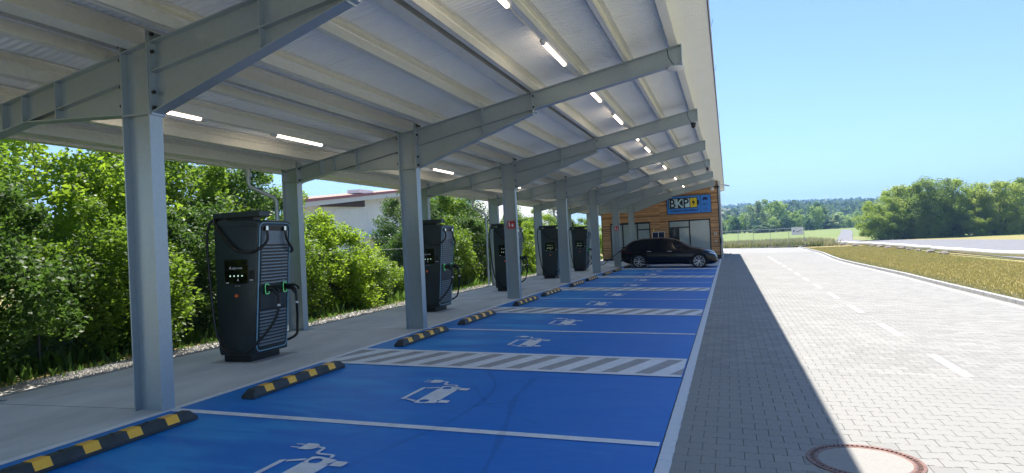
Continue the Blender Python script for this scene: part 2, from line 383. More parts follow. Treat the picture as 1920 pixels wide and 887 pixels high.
# charging symbol
SYM = [[(2.154, .955), (2.20, .947), (2.204, 1.512), (2.178, 1.512), (2.154, 1.49)], [(2.212, 1.508), (2.345, 1.578), (2.352, 1.53), (2.222, 1.465)], [(2.212, .948), (2.345, .878), (2.352, .925), (2.222, .992)]]
def mirr(P): return [(x, 2 * 1.23 - y) for x, y in P]
body = [(2.36, .84 + .09), (2.36, 1.53)]
def sym_mesh():
    q = MB(); d = .008
    for P in SYM: flat_poly(q, P, d)
    # bonnet with two oval lamps cut out: strips around the ovals
    flat_poly(q, [(2.362, .975), (2.362, 1.485), (2.600, 1.485), (2.600, .975)], d)
    for sgn in (-1, 1):
        cy = 1.23; f = lambda x, y: (x, cy + sgn * y)
        def oval(a): return (2.448 + .052 * math.cos(a), .305 + .062 * math.sin(a))
        n = 16; outer = []
        for i in range(n):
            a0, a1 = 2 * PI * i / n, 2 * PI * (i + 1) / n
            def outp(a):
                c, s_ = math.cos(a), math.sin(a); t = min((.086 if c < 0 else .152) / max(abs(c), 1e-6), (.05 if s_ < 0 else .10 - .03 * max(c, 0)) / max(abs(s_), 1e-6)); return (2.448 + c * t, .305 + s_ * t)
            P = [oval(a0), outp(a0), outp(a1), oval(a1)]
            flat_poly(q, [f(*p) for p in P], d)
        flat_poly(q, [f(*p) for p in [(2.610, .235), (2.610, .345), (2.722, .345), (2.722, .255), (2.712, .235)]], d)
    plug = [(2.118, 1.768), (2.118, 1.925)] + [(2.20 + .063 * math.sin(a), 1.8465 + .0785 * math.cos(a)) for a in np.linspace(0, PI, 9)]
    flat_poly(q, plug, d)
    for y in (1.805, 1.885): flat_poly(q, [(2.03, y - .01), (2.03, y + .01), (2.11, y + .01), (2.11, y - .01)], d)
    # cable: ribbon
    C = [(2.27, 1.846), (2.31, 1.846), (2.332, 1.825), (2.338, 1.775), (2.338, 1.74), (2.35, 1.71), (2.38, 1.697), (2.48, 1.697), (2.51, 1.688), (2.52, 1.66), (2.52, 1.63)]
    w = .016; L = []; Rr = []
    for i, p in enumerate(C):
        a = C[max(i - 1, 0)]; b = C[min(i + 1, len(C) - 1)]; dx, dy = b[0] - a[0], b[1] - a[1]; l = math.hypot(dx, dy)
        L.append((p[0] - dy / l * w, p[1] + dx / l * w)); Rr.append((p[0] + dy / l * w, p[1] - dx / l * w))
    for i in range(len(C) - 1): flat_poly(q, [L[i], L[i + 1], Rr[i + 1], Rr[i]], d + .0004 * (i % 2))
    return q.mesh('charging_symbol', M['white'], fix=False)
sym = sym_mesh()
for k in range(-1, 6):
    oy = (0, k * S, 0)
    if k > -1 or True: ob('bay_line', lme, blue, oy)
    if k == 5: break
    ob('hatch_ground', hgm, blue, oy); ob('hatch_border', hbm1, blue, oy); ob('hatch_border', hbm2, blue, oy)
    for s_ in stripes: ob('hatch_stripe', s_, blue, oy)
    ob('charging_symbol', sym, blue, oy); ob('charging_symbol', sym, blue, (0, k * S + 3.65, 0))
# faint tyre tracks
def track(pts, w, name='tyre_track'):
    P = []; n = len(pts)
    C = []
    for i in range(n - 1):
        p0, p1, p2, p3 = pts[max(i - 1, 0)], pts[i], pts[i + 1], pts[min(i + 2, n - 1)]
        for t in np.linspace(0, 1, 7)[:-1]:
            C.append(tuple(.5 * (2 * p1[j] + (p2[j] - p0[j]) * t + (2 * p0[j] - 5 * p1[j] + 4 * p2[j] - p3[j]) * t * t + (3 * p1[j] - p0[j] - 3 * p2[j] + p3[j]) * t ** 3) for j in (0, 1)))
    C.append(pts[-1]); q = MB(); vs = []
    for i, p in enumerate(C):
        a = C[max(i - 1, 0)]; b = C[min(i + 1, len(C) - 1)]; dx, dy = b[0] - a[0], b[1] - a[1]; l = math.hypot(dx, dy) or 1
        ww = w * (.75 + .35 * math.sin(i * .9))
        vs += [(p[0] - dy / l * ww, p[1] + dx / l * ww, gz(p[0]) + .0125), (p[0] + dy / l * ww, p[1] - dx / l * ww, gz(p[0]) + .0125)]
    q.add(vs, [(2 * i, 2 * i + 1, 2 * i + 3, 2 * i + 2) for i in range(len(C) - 1)])
    ob(name, q.mesh(name, M['tyremark'], fix=False), blue, kind='stuff')
for pts, w in [([(3.9, -1.5), (3.75, -.6), (3.55, .4), (3.35, 1.3), (3.3, 2.2)], .035), ([(2.6, -1.9), (2.85, -.7), (3.05, .4), (3.0, 1.6), (2.6, 2.5)], .03),
               ([(4.4, 1.9), (3.6, 1.3), (2.8, .5), (2.2, -.8)], .018), ([(1.0, -.2), (1.9, .5), (2.7, 1.5), (3.4, 2.4)], .014), ([(3.9, .3), (3.2, .9), (2.6, 1.9)], .012)]: track(pts, w)

# ------------------------------------------------------------------ pavers
road = MB(); road.add([(5.0, YA, gz(5) - .012), (12.6, YA, gz(12.6) - .012), (12.6, YB + 5, gz(12.6) - .012), (5.0, YB + 5, gz(5.0) - .012), (5.0, YB + 5, gz(5) - .3), (5.0, YA, gz(5) - .3)], [(0, 1, 2, 3), (0, 3, 4, 5)])
roadob = ob('road', road.mesh('road', M['joint'], fix=False), kind='structure')
KP = [(11.62, -12), (11.62, 18.6), (11.68, 22.2), (11.6, 26.3), (11.5, 31.9), (11.5, 35.9), (11.78, 41.8), (12.19, 48.4), (12.42, 57.4), (12.45, 66.5), (12.6, 71.3)]
def kx(y):
    for (xa, ya), (xb, yb) in zip(KP, KP[1:]):
        if y <= yb: return xa + (xb - xa) * (y - ya) / (yb - ya)
    return KP[-1][0]
PL, PP, BN = .21, .169, .011
jt = .0032
MHC, MHR = (6.475, -.03), .405
def stone_outline(half=None):
    # bone-shaped paver, centred; half: None, 'L', 'R'
    h = PP / 2 - jt / 2; l = PL / 2 - jt / 2
    top = [(-l, h + BN), (-.058, h + BN), (-.038, h - BN), (.038, h - BN), (.058, h + BN), (l, h + BN)]
    if half == 'R': top = [(jt / 2, h - BN), (.038, h - BN), (.058, h + BN), (l, h + BN)]
    if half == 'L': top = [(-l, h + BN), (-.058, h + BN), (-.038, h - BN), (-jt / 2, h - BN)]
    return top + [(x, -y) for x, y in top[::-1]]
full_o, half_o = stone_outline(), stone_outline('R')
def stone_geom(o):
    n = len(o); b = .003
    top = [(x * (1 - b / .1), y * (1 - b / .085), 0.0) for x, y in o]; mid = [(x, y, -.0035) for x, y in o]; bot = [(x, y, -.014) for x, y in o]
    V = top[::-1] + mid[::-1] + bot[::-1]
    F = [tuple(range(n))[::1]] + [(i, n + i, n + (i + 1) % n, (i + 1) % n) for i in range(n)] + [(n + i, 2 * n + i, 2 * n + (i + 1) % n, n + (i + 1) % n) for i in range(n)]
    return np.array(V), F
FV, FF = stone_geom(full_o); HV, HF = stone_geom(half_o)
def visible(p):
    d = Vector(p) - CAM; z = d.dot(W_)
    if z < .3: return False
    return abs(d.dot(R_) / z * 1265.21) < 975 and abs(d.dot(U_) / z * 1265.21) < 455
stones = []
row = 0; y = YA + .1
YSTONE = 52.0
while y < YSTONE:
    off = 0 if row % 2 == 0 else PL / 2
    if off: stones.append((5.0, y, 1))   # half stone at the edge (its right half shows)
    x = 5.0 + off + PL / 2 if off else 5.0 + PL / 2
    lim = kx(y) + .06
    if y < 3: lim = min(lim, 12)
    while x < lim: stones.append((x, y, 0)); x += PL
    y += PP; row += 1
md_full = bpy.data.meshes.new('paver'); md_full.from_pydata(FV.tolist(), [], FF); md_full.materials.append(M['paver'])
md_half = bpy.data.meshes.new('paver'); md_half.from_pydata(HV.tolist(), [], HF); md_half.materials.append(M['paver'])
cand = sorted([(math.hypot(s_[0] - CAM.x, s_[1] - CAM.y), i) for i, s_ in enumerate(stones) if visible((s_[0], s_[1], gz(s_[0]))) and math.hypot(s_[0] - MHC[0], s_[1] - MHC[1]) > MHR + .16])
near = set(i for d, i in cand[:296])
tilt = math.atan(G)
V = []; Fs = []; o = 0
r2 = random.Random(3)
for i, (x, y, hf) in enumerate(stones):
    zz = gz(x) + r2.uniform(-.0008, .0008)
    if i in near:
        q = ob('paver', md_half if hf else md_full, roadob, (x, y, zz)); q.rotation_euler = (r2.uniform(-.002, .002), -tilt + r2.uniform(-.002, .002), 0); continue
    if math.hypot(x - MHC[0], y - MHC[1]) < MHR - .16: continue
    A = (HV if hf else FV).copy(); A[:, 0] += x; A[:, 1] += y; A[:, 2] += zz + (A[:, 0] - x) * G
    if math.hypot(x - MHC[0], y - MHC[1]) < MHR + .2:
        dx = A[:, 0] - MHC[0]; dy = A[:, 1] - MHC[1]; rr = np.hypot(dx, dy); k_ = np.where(rr < MHR, MHR / np.maximum(rr, 1e-3), 1); A[:, 0] = MHC[0] + dx * k_; A[:, 1] = MHC[1] + dy * k_
    V.append(A); Fs += [tuple(j + o for j in f) for f in (HF if hf else FF)]; o += len(A)
me = bpy.data.meshes.new('paver_field'); me.from_pydata(np.concatenate(V).tolist(), [], Fs); me.materials.append(M['paver']); me.update()
ob('paver_field', me, roadob, kind='stuff')
mb = MB(); mb.add([(5.0, YSTONE - .1, gz(5) - .001), (kx(52), YSTONE - .1, gz(12) - .001), (12.5, YB + 4.5, gz(12.5) - .001), (5.0, YB + 4.5, gz(5) - .001)], [(0, 1, 2, 3)])
ob('far_paving', mb.mesh('far_paving', M['paver'], fix=False), roadob)
mb = MB()
pts = [(kx(y) - .30, y) for y in np.arange(-9, 70, 2.0)]
mb.add([v for x, y in pts for v in ((x, y, gz(x) + .004), (x + .1, y, gz(x + .1) + .004))], [(2 * i, 2 * i + 1, 2 * i + 3, 2 * i + 2) for i in range(len(pts) - 1)])
ob('edge_line', mb.mesh('edge_line', M['white'], fix=True), roadob)
# kerb stones
kerb = ob('kerb', None, kind='structure'); kb = MB(); kb.box(-.06, .06, -.495, .495, -.25, .07); km = kb.mesh('kerb_stone', M['kerbm'], bevel=.008)
yk = -8.5
while yk < 70.5:
    xk = kx(yk); a = math.atan2(kx(yk + .5) - kx(yk - .5), 1)
    o_ = ob('kerb_stone', km, kerb, (xk, yk, gz(xk) + .03)); o_.rotation_euler = (0, 0, -a); yk += 1.0
# manhole cover
mh = thing('manhole_cover', 'round manhole cover with rusty iron ring and concrete infill in the paving, half in shade', 'manhole cover', (MHC[0], MHC[1], gz(MHC[0])))
mh.rotation_euler = (0, -tilt, 0)
q = MB(); q.lathe([(.315, -.004), (.315, .002), (.325, .004), (.345, .004), (.350, .001), (.352, -.004), (.372, -.004), (.374, .005), (.398, .006), (.401, .002), (.401, -.012)], (0, 0, 0), 'z', 72)
ob('iron_ring', q.mesh('iron_ring', M['iron'], smooth=40), mh)
q = MB()
for i in range(64):
    a = 2 * PI * i / 64; c, s_ = math.cos(a), math.sin(a); c2, s2 = math.cos(a + .045), math.sin(a + .045)
    q.add([(.350 * c, .350 * s_, .001), (.374 * c, .374 * s_, .001), (.374 * c2, .374 * s2, .001), (.350 * c2, .350 * s2, .001), (.350 * c, .350 * s_, .0055), (.374 * c, .374 * s_, .0055), (.374 * c2, .374 * s2, .0055), (.350 * c2, .350 * s2, .0055)],
          [(4, 5, 6, 7), (0, 1, 5, 4), (1, 2, 6, 5), (2, 3, 7, 6), (3, 0, 4, 7)])
ob('ring_teeth', q.mesh('ring_teeth', M['iron']), mh, kind='stuff')
q = MB(); q.add([(.315 * math.cos(2 * PI * i / 48), .315 * math.sin(2 * PI * i / 48), .0015) for i in range(48)], [tuple(range(48))]); ob('infill', q.mesh('infill', M['infill'], fix=False), mh)
# gravel strip on the far side of the canopy
mb = MB()
ys_ = np.arange(-9, 48, 1.0)
vs = []
for y in ys_: w = -3.55 + .12 * math.sin(y * 1.7) + .08 * math.sin(y * 4.1); vs += [(-2.851, y, -.012), (w, y, -.004), (w - .3, y, -.04)]
mb.add(vs, [(3 * i + j, 3 * i + 3 + j, 3 * i + 4 + j, 3 * i + 1 + j) for i in range(len(ys_) - 1) for j in (0, 1)])
gs = ob('gravel_strip', mb.mesh('gravel_strip', M['gravelm']), kind='structure')
n = 16000; P = np.stack([rng.uniform(-3.6, -2.84, n), rng.uniform(-1, 1, n), rng.uniform(-.01, .004, n)], 1)
P[:, 1] = 1 + 30 * rng.random(n) ** 1.6
r = rng.uniform(.008, .022, n); tet = np.array([(1, 0, -.3), (-.5, .87, -.3), (-.5, -.87, -.3), (0, 0, .8)])
ang = rng.uniform(0, 2 * PI, n); T = tet[None] * r[:, None, None]; c, s_ = np.cos(ang)[:, None], np.sin(ang)[:, None]
T = np.stack([T[:, :, 0] * c - T[:, :, 1] * s_, T[:, :, 0] * s_ + T[:, :, 1] * c, T[:, :, 2]], 2) + P[:, None]
faces = np.stack([T[:, [0, 1, 3]], T[:, [1, 2, 3]], T[:, [2, 0, 3]]], 1).reshape(-1, 3, 3)
ob('pebbles', quads_mesh('pebbles', faces, M['gravelm'], 3), kind='stuff')

# ------------------------------------------------------------------ canopy
SL = .1925
def ztop(x): return 3.825 + SL * x          # top flange of the rafters
def zroof(x): return 4.068 + SL * x         # underside of the roof panels
canopy = thing('charging_canopy', 'long galvanised steel canopy with pale panel roof over the blue charging bays', 'canopy')
YR0, YR1 = -9.4, 54.0
# columns
def h_column(x0, x1, top0, top1, plate_z):
    q = MB(); hw = .085; t = .014
    q.prism([(x0, 0), (x0 + t, 0), (x0 + t, top0 + .12), (x0, top0 + .12)], -hw, hw)
    q.prism([(x1 - t, 0), (x1, 0), (x1, top1 + .12), (x1 - t, top1 + .12)], -hw, hw)
    q.prism([(x0 + t, 0), (x1 - t, 0), (x1 - t, top1 - .01), (x0 + t, top0 - .01)], -.005, .005)
    for z0 in (plate_z,):
        q.box(x0 + t, x1 - t, -hw + .003, -.005, z0 - .008, z0 + .008); q.box(x0 + t, x1 - t, .005, hw - .003, z0 - .008, z0 + .008)
    q.prism([(x0 + t, top0 - .012), (x1 - t, top1 - .012), (x1 - t, top1), (x0 + t, top0)], -hw + .004, hw - .004)
    return q.mesh('column', M['steel'])
cfm = h_column(-.375, -.012, ztop(-.375), ztop(-.012), 3.083)
crm = h_column(-3.04, -2.68, ztop(-3.04), ztop(-2.68), 3.03)
bm_ = MB(); bm_.box(-.30, .30, -.16, .16, -.004, .006); bpm = bm_.mesh('base_plate', M['steel'])
def strip(q, xa, za, xb, zb, t, hw, down=True):
    s_ = -t if down else t; q.prism([(xa, za), (xb, zb), (xb, zb + s_), (xa, za + s_)], -hw, hw)
def front_rafter():
    q = MB(); hw = .082; t = .013
    x0, x1, xe = .004, 2.335, 4.985
    z = ztop; zm = lambda x: z(x) - .318; zh = lambda x: 3.089 + (x - x0) * (3.908 - 3.089) / (2.39 - x0)
    q.prism([(x0, z(x0) - .013), (xe, z(xe) - .013), (xe + .0, zm(xe) + .013), (x1, zm(x1) + .0), (x1, zh(x1) + .01), (x0, zh(x0) + .012)], -.004, .004)
    strip(q, x0, z(x0), xe, z(xe), t, hw); strip(q, x0, zm(x0), xe, zm(xe), t, hw, False)
    strip(q, x0, zh(x0), 2.39, zh(2.39), t, hw, False)
    q.box(-.010, .006, -hw - .004, hw + .004, zh(0) - .02, z(0) + .11)
    q.prism([(x1 - .008, zh(x1) - .02), (x1 + .008, zh(x1) - .02), (x1 + .008, z(x1) - .013), (x1 - .008, z(x1) - .013)], -hw, hw)
    q.prism([(1.352, zh(1.352) + .012), (1.366, zh(1.366) + .012), (1.366, z(1.366) - .013), (1.352, z(1.352) - .013)], -hw + .003, hw - .003)
    q.box(xe, xe + .012, -hw, hw, zm(xe) - .002, z(xe) + .002)
    return q.mesh('rafter', M['steel'])
def rear_rafter():
    q = MB(); hw = .082; t = .013; x0, x1 = -2.664, -.39; z = ztop; zm = lambda x: z(x) - .315; xk = -1.79
    zh = lambda x: zm(xk) + (x - xk) * (3.10 - zm(xk)) / (x1 - xk)
    q.prism([(x0, z(x0) - .013), (x1, z(x1) - .013), (x1, zh(x1) + .01), (xk, zm(xk) + .01), (x0, zm(x0) + .01)], -.004, .004)
    strip(q, x0, z(x0), x1, z(x1), t, hw); strip(q, x0, zm(x0), x1, zm(x1), t, hw, False); strip(q, xk, zh(xk), x1, zh(x1), t, hw, False)
    q.box(x1 - .006, x1 + .012, -hw - .004, hw + .004, zh(x1) - .02, z(x1) + .11); q.box(x0 - .014, x0 + .004, -hw - .004, hw + .004, zm(x0) - .02, z(x0) + .08)
    for x in (-2.14, -1.83, -1.33):
        b = zm(x) if x < xk else zh(x)
        q.prism([(x - .006, b + .012), (x + .006, b + .012), (x + .006, z(x) - .013), (x - .006, z(x) - .013)], -hw + .003, hw - .003)
    return q.mesh('rafter', M['steel'])
frm, rrm = front_rafter(), rear_rafter()
q = MB()
for x, zs in ((-.41, (3.2, 3.4, 3.68, 3.82)), (.02, (3.14, 3.3, 3.72, 3.9)), (-2.64, (3.05, 3.28)), (2.35, (4.0, 4.2))):
    for z in zs:
        for y in (-.06, .06): q.cyl((x, y, z), 'x', .019, .032, 6)
for x in (-.30, -.1):
    q.cyl((x, -.012, 2.96 + .8), 'y', .013, .02, 6)
boltm = q.mesh('bolts', M['bolt'])
KS = list(range(-1, 7))
for k in KS:
    y = k * S
    ob('column', cfm, canopy, (0, y - .015, 0)); ob('column', crm, canopy, (0, y - .015, 0)); ob('base_plate', bpm, canopy, (-2.86, y - .015, 0))
    ob('rafter', frm, canopy, (0, y, 0)); ob('rafter', rrm, canopy, (0, y, 0)); ob('bolts', boltm, canopy, (0, y, 0), kind='stuff')
# purlins
th = math.atan(SL); PH = .232
def purlin_mesh(kind):
    q = MB(); L = S; t = .004; H = PH
    if kind == 'z':
        q.prism([(-t, 0), (0, 0), (0, H), (-t, H)], 0, L); q.prism([(-.07, 0), (0, 0), (0, t), (-.07, t)], 0, L); q.prism([(-.07, 0), (-.066, 0), (-.066, .018), (-.07, .018)], 0, L)
        q.prism([(0, H - t), (.07, H - t), (.07, H), (0, H)], 0, L); q.prism([(.066, H - .018), (.07, H - .018), (.07, H), (.066, H)], 0, L)
        q.prism([(0, H - .06), (.012, H - .07), (.012, H - .085), (0, H - .095)], 0, L)
    elif kind == 'i':     # wide compression member at a ridge of the frame
        q.prism([(-.16, 0), (.0, 0), (.0, .01), (-.16, .01)], 0, L); q.prism([(-.085, .01), (-.078, .01), (-.078, H - .02), (-.085, H - .02)], 0, L)
        q.prism([(-.16, H - .02), (0, H - .02), (0, H - .01), (-.16, H - .01)], 0, L)
    elif kind == 'box':
        q.prism([(-.13, 0), (0, 0), (0, H - .02), (-.13, H - .02)], 0, L)
    if kind in ('z', 'box'):
        for y in (.02, L - .30): q.box(.0, .006, y, y + .28, .012, H - .10, 0)
        for y in (.06, .14, .24, L - .06, L - .16, L - .24):
            for z in (.05, .11): q.cyl((.008, y, z), 'x', .008, .01, 6, 0)
    return q.mesh('purlin', [M['purlin'], M['bolt']])
pz, pi_, pb = purlin_mesh('z'), purlin_mesh('i'), purlin_mesh('box')
PX = [(-2.86, 'z'), (-2.20, 'z'), (-1.42, 'z'), (-.60, 'z'), (-.12, 'i'), (.35, 'z'), (1.35, 'z'), (2.25, 'i'), (2.40, 'z'), (3.27, 'z'), (4.08, 'z'), (4.93, 'box')]
k0 = -2
while k0 * S < YR1 - 2:
    y = k0 * S
    for x, kd in PX:
        xx = x
        o_ = ob('purlin', {'z': pz, 'i': pi_, 'box': pb}[kd], canopy, (xx, y, ztop(xx) + (.002 if kd != 'i' else .004))); o_.rotation_euler = (0, -th, 0)
        if k0 == -2: pass
    k0 += 1
# purlins start south of the first frame; roof panels 1 m wide
def roof_panel():
    q = MB(); x0, x1 = -3.42, 5.46; t = .09; w = .496
    q.prism([(x0, zroof(x0)), (x1, zroof(x1)), (x1, zroof(x1) + t), (x0, zroof(x0) + t)], -w, w)
    return q.mesh('roof_panel', M['panel'])
rp = roof_panel(); y = YR0 + .5
while y < YR1: ob('roof_panel', rp, canopy, (0, y, 0)); y += 1.0
# upper skin closing the panel joints + fascia
q = MB(); x0, x1 = -3.42, 5.455; q.prism([(x0, zroof(x0) + .06), (x1, zroof(x1) + .06), (x1, zroof(x1) + .105), (x0, zroof(x0) + .105)], YR0, YR1); ob('roof_skin', q.mesh('roof_skin', M['trim']), canopy)
zf = zroof(5.46)
q = MB(); q.box(5.462, 5.472, YR0, YR1, zf - .012, zf + .13); ob('fascia_joint', q.mesh('fascia_joint', M['trimdark']), canopy)
q = MB(); q.box(5.474, 5.486, 0, 3.996, zf - .02, zf + .16); fm = q.mesh('fascia_trim', M['trim']); y = YR0
while y < YR1 - 3.9: ob('fascia_trim', fm, canopy, (0, y, 0)); y += 4.0
q = MB(); q.box(-3.43, 5.46, YR1, YR1 + .02, 3.3, 3.5)
q = MB(); q.prism([(-3.43, zroof(-3.43) - .02), (5.47, zroof(5.47) - .02), (5.47, zroof(5.47) + .15), (-3.43, zroof(-3.43) + .15)], YR1 + .002, YR1 + .02); ob('verge_trim', q.mesh('verge_trim', M['trim']), canopy)
q = MB()
for y in (1.9, 6.9, 10.4, 17.0, 24, 31): q.tube([(5.49, y, zf + .1), (5.53, y + .01, zf + .24)], .004, 4)
ob('edge_spikes', q.mesh('edge_spikes', M['bolt']), canopy, kind='stuff')
# gutter and downpipes at the back
q = MB(); gz0 = 3.29; gx0, gx1 = -3.60, -3.44
q.prism([(gx0, gz0 + .12), (gx0, gz0), (gx1, gz0), (gx1, gz0 + .14), (gx1 - .008, gz0 + .14), (gx1 - .008, gz0 + .008), (gx0 + .008, gz0 + .008), (gx0 + .008, gz0 + .12)], YR0, YR1)
q.prism([(gx1, gz0 + .03), (-3.12, gz0 + .03), (-3.12, gz0 + .04), (gx1, gz0 + .04)], YR0, YR1)
q.prism([(-3.12, gz0 + .0), (-3.10, gz0 + .0), (-3.10, gz0 + .15), (-3.12, gz0 + .15)], YR0, YR1)
ob('gutter', q.mesh('gutter', M['purlin']), canopy)
q = MB(); y = YR0
while y < YR1: q.tube([(-3.3, y, gz0 + .03), (-3.3, y + .03, gz0 - .02), (-3.3, y + .1, gz0 - .07)], .005, 4); y += .95
ob('gutter_hooks', q.mesh('gutter_hooks', M['trim']), canopy, kind='stuff')
q = MB(); q.tube([(-3.5, -.55, 3.30), (-3.5, -.55, 3.13)], [.075, .05], 12)
q.tube([(-3.5, -.55, 3.15), (-3.5, -.55, 3.02), (-3.48, -.53, 2.94), (-3.28, -.32, 2.80), (-3.16, -.21, 2.72), (-3.13, -.18, 2.62), (-3.13, -.18, 0.02)], .042, 12)
for z in (2.45, 1.2): q.cyl((-3.13, -.18, z), 'z', .049, .03, 12)
dpm = q.mesh('downpipe', M['steel'], smooth=50)
for k in (1, 3, 5): ob('downpipe', dpm, canopy, (0, k * S, 0))

# strip lights
def light(loc, lab, conduit):
    t = thing('strip_light', lab, 'light', loc, 'tube lights under the canopy roof')
    q = MB(); q.tube([(0, .05, 0), (0, 1.35, 0)], .034, 12); ob('tube', q.mesh('tube', M['tube'], smooth=50), t)
    for y in (0, 1.4):
        q = MB(); s_ = 1 if y else -1; q.tube([(0, y - s_ * .05, 0), (0, y, 0), (0, y + s_ * .06, 0), (0, y + s_ * .10, 0)], [.037, .037, .033, .015], 10)
        q.box(-.006, .006, y - .01, y + .01, .03, .07); ob('end_cap', q.mesh('end_cap', M['tubecap'], smooth=50), t)
    q = MB(); q.tube([(0, 1.5, .01), (0, 1.5 + conduit, .01)], .009, 6); q.tube([(.0, 1.55, -.01), (.012, 1.9, -.02), (0, 1.5 + conduit, 0)], .005, 5); ob('conduit', q.mesh('conduit', M['trim'], smooth=60), t)
ordn = ['first', 'second', 'third', 'fourth', 'fifth', 'sixth', 'seventh']
for k in range(0, 6):
    for side, X in (('rear', -1.47), ('front', 3.18)):
        for j, y0 in ((0, .86), (1, 3.86)):
            light((X, k * S + y0, ztop(X) - .035 + .04), 'lit tube light, %s of two on the %s row in the %s canopy bay' % ('nearer' if j == 0 else 'farther', side, ordn[k]), 1.35 if j == 0 else .75)

# wheel stops
ws = MB(); prof = [(-.08, 0), (.08, 0), (.08, .035), (.045, .10), (-.045, .10), (-.08, .035)]; L = 1.86
e = .07
V = [(x, -L / 2 + (e if z > .05 else 0), z) for x, z in prof] + [(x, L / 2 - (e if z > .05 else 0), z) for x, z in prof]
ws.add(V, [tuple(range(6)), tuple(range(11, 5, -1))] + [(i, i + 6, (i + 1) % 6 + 6, (i + 1) % 6) for i in range(6)])
wsm = ws.mesh('rubber_body', M['rubber'], bevel=.006)
q = MB(); d = .0025
for a, b in ((-.04, .04),):
    q.prism([(.081, .034), (.0465, .1025), (-.0465, .1025), (-.081, .034), (-.079, .034), (-.045, .1005), (.045, .1005), (.079, .034)], a * 1.8, b * 1.8)
ypm = q.mesh('yellow_patch', M['yellow'])
wst = thing('wheel_stop', '', 'wheel stop', (0, 0, 0), 'black and yellow wheel stops along the rear of the bays')
ob('rubber_body', wsm, wst)
for y in (-.63, -.21, .21, .63): ob('yellow_patch', ypm, wst, (0, y, 0))
q = MB()
for y in (-.42, 0.05, .42): q.cyl((-.02, y, .1), 'z', .022, .012, 10)
ob('bolt_heads', q.mesh('bolt_heads', M['black']), wst, kind='stuff')
wsl = [(-1, 1, 'closest black wheel stop with yellow patches, at the foot of the nearest column'), (0, 0, 'black wheel stop with four yellow patches in the second bay, beside the first hatched strip'), (0, 1, 'wheel stop with yellow patches just beyond the first hatched strip'),
       (1, 0, 'wheel stop with yellow patches just beyond the second column'), (1, 1, 'wheel stop with yellow patches on the far side of the second hatched strip'), (2, 0, 'wheel stop with yellow patches just beyond the column with the nearer red sign'),
       (2, 1, 'wheel stop with yellow patches just beyond the third hatched strip'), (3, 0, 'wheel stop with yellow patches just beyond the fourth column'), (3, 1, 'wheel stop with yellow patches just beyond the fourth hatched strip'),
       (4, 0, 'small distant wheel stop right in front of the parked black car'), (4, 1, 'wheel stop behind the rear wheels of the parked black car')]
for i, (k, j, lab) in enumerate(wsl):
    loc = (.49, k * S + (1.50 if j == 0 else 5.07), gz(.49) + .004)
    if i == 0: wst.location = loc; wst['label'] = lab
    else: copy_thing(wst, lab, loc)

# fire extinguisher signs on columns
for k, lab in ((2, 'red fire extinguisher sign on the third column from the near end'), (5, 'small red fire extinguisher sign on the column behind the black car')):
    t = thing('fire_sign', lab, 'sign', (-.165, k * S - .108, 2.075), 'red fire extinguisher signs')
    q = MB(); q.box(-.105, .105, -.004, 0, -.105, .105); ob('plate', q.mesh('plate', M['red']), t)
    q = MB(); q.box(-.018, .018, -.003, .0, -.07, .03); q.box(-.008, .008, -.003, 0, .03, .05); q.box(-.03, .015, -.003, 0, .05, .06); q.prism([(-.03, .05), (-.024, .05), (-.03, .0), (-.036, .0)], -.003, 0); q.box(-.09, .09, -.003, 0, .085, .089)
    ob('extinguisher_symbol', q.mesh('extinguisher_symbol', M['sticker']), t, (-.045, -.0045, 0))
    q = MB(); q.prism([(-.02, -.065), (.02, -.065), (.03, -.02), (.018, .02), (.012, .055), (-.005, .01), (-.018, .03), (-.028, -.02)], -.003, 0); ob('flame_symbol', q.mesh('flame_symbol', M['sticker']), t, (.045, -.0045, 0))
# devices on the rafter ends
xe = 4.88; ze = ztop(xe) - .335
t = thing('wireless_dome', 'round white wireless dome under the outer end of the second roof beam', 'access point', (xe, 1 * S, ze))
q = MB(); q.lathe([(.001, .0), (.12, .0), (.155, -.02), (.16, -.035), (.14, -.05), (.001, -.062)], (0, 0, 0), 'z', 28); ob('dome', q.mesh('dome', M['sticker'], smooth=60), t)
q = MB(); q.tube([(-.02, -.09, 0), (-.1, -.11, .14), (-.12, -.10, .3)], .006, 6); ob('cable', q.mesh('cable', M['black']), t)
for k, lab in ((2, 'small black camera under the outer end of the third roof beam'), (4, 'small black camera under the outer end of the fifth roof beam'), ):
    t = thing('security_camera', lab, 'camera', (xe, k * S, ze), 'black security cameras at the canopy edge')
    q = MB(); q.cyl((0, 0, -.02), 'z', .07, .04, 14); ob('mount', q.mesh('mount', M['black']), t)
    q = MB(); q.lathe([(.001, -.13), (.04, -.12), (.055, -.09), (.055, -.04)], (0, 0, 0), 'z', 14); ob('lens_dome', q.mesh('lens_dome', M['screen'], smooth=60), t)
    q = MB(); q.tube([(-.05, -.09, 0), (-.12, -.11, .14), (-.14, -.10, .3)], .006, 6); ob('cable', q.mesh('cable', M['black']), t)

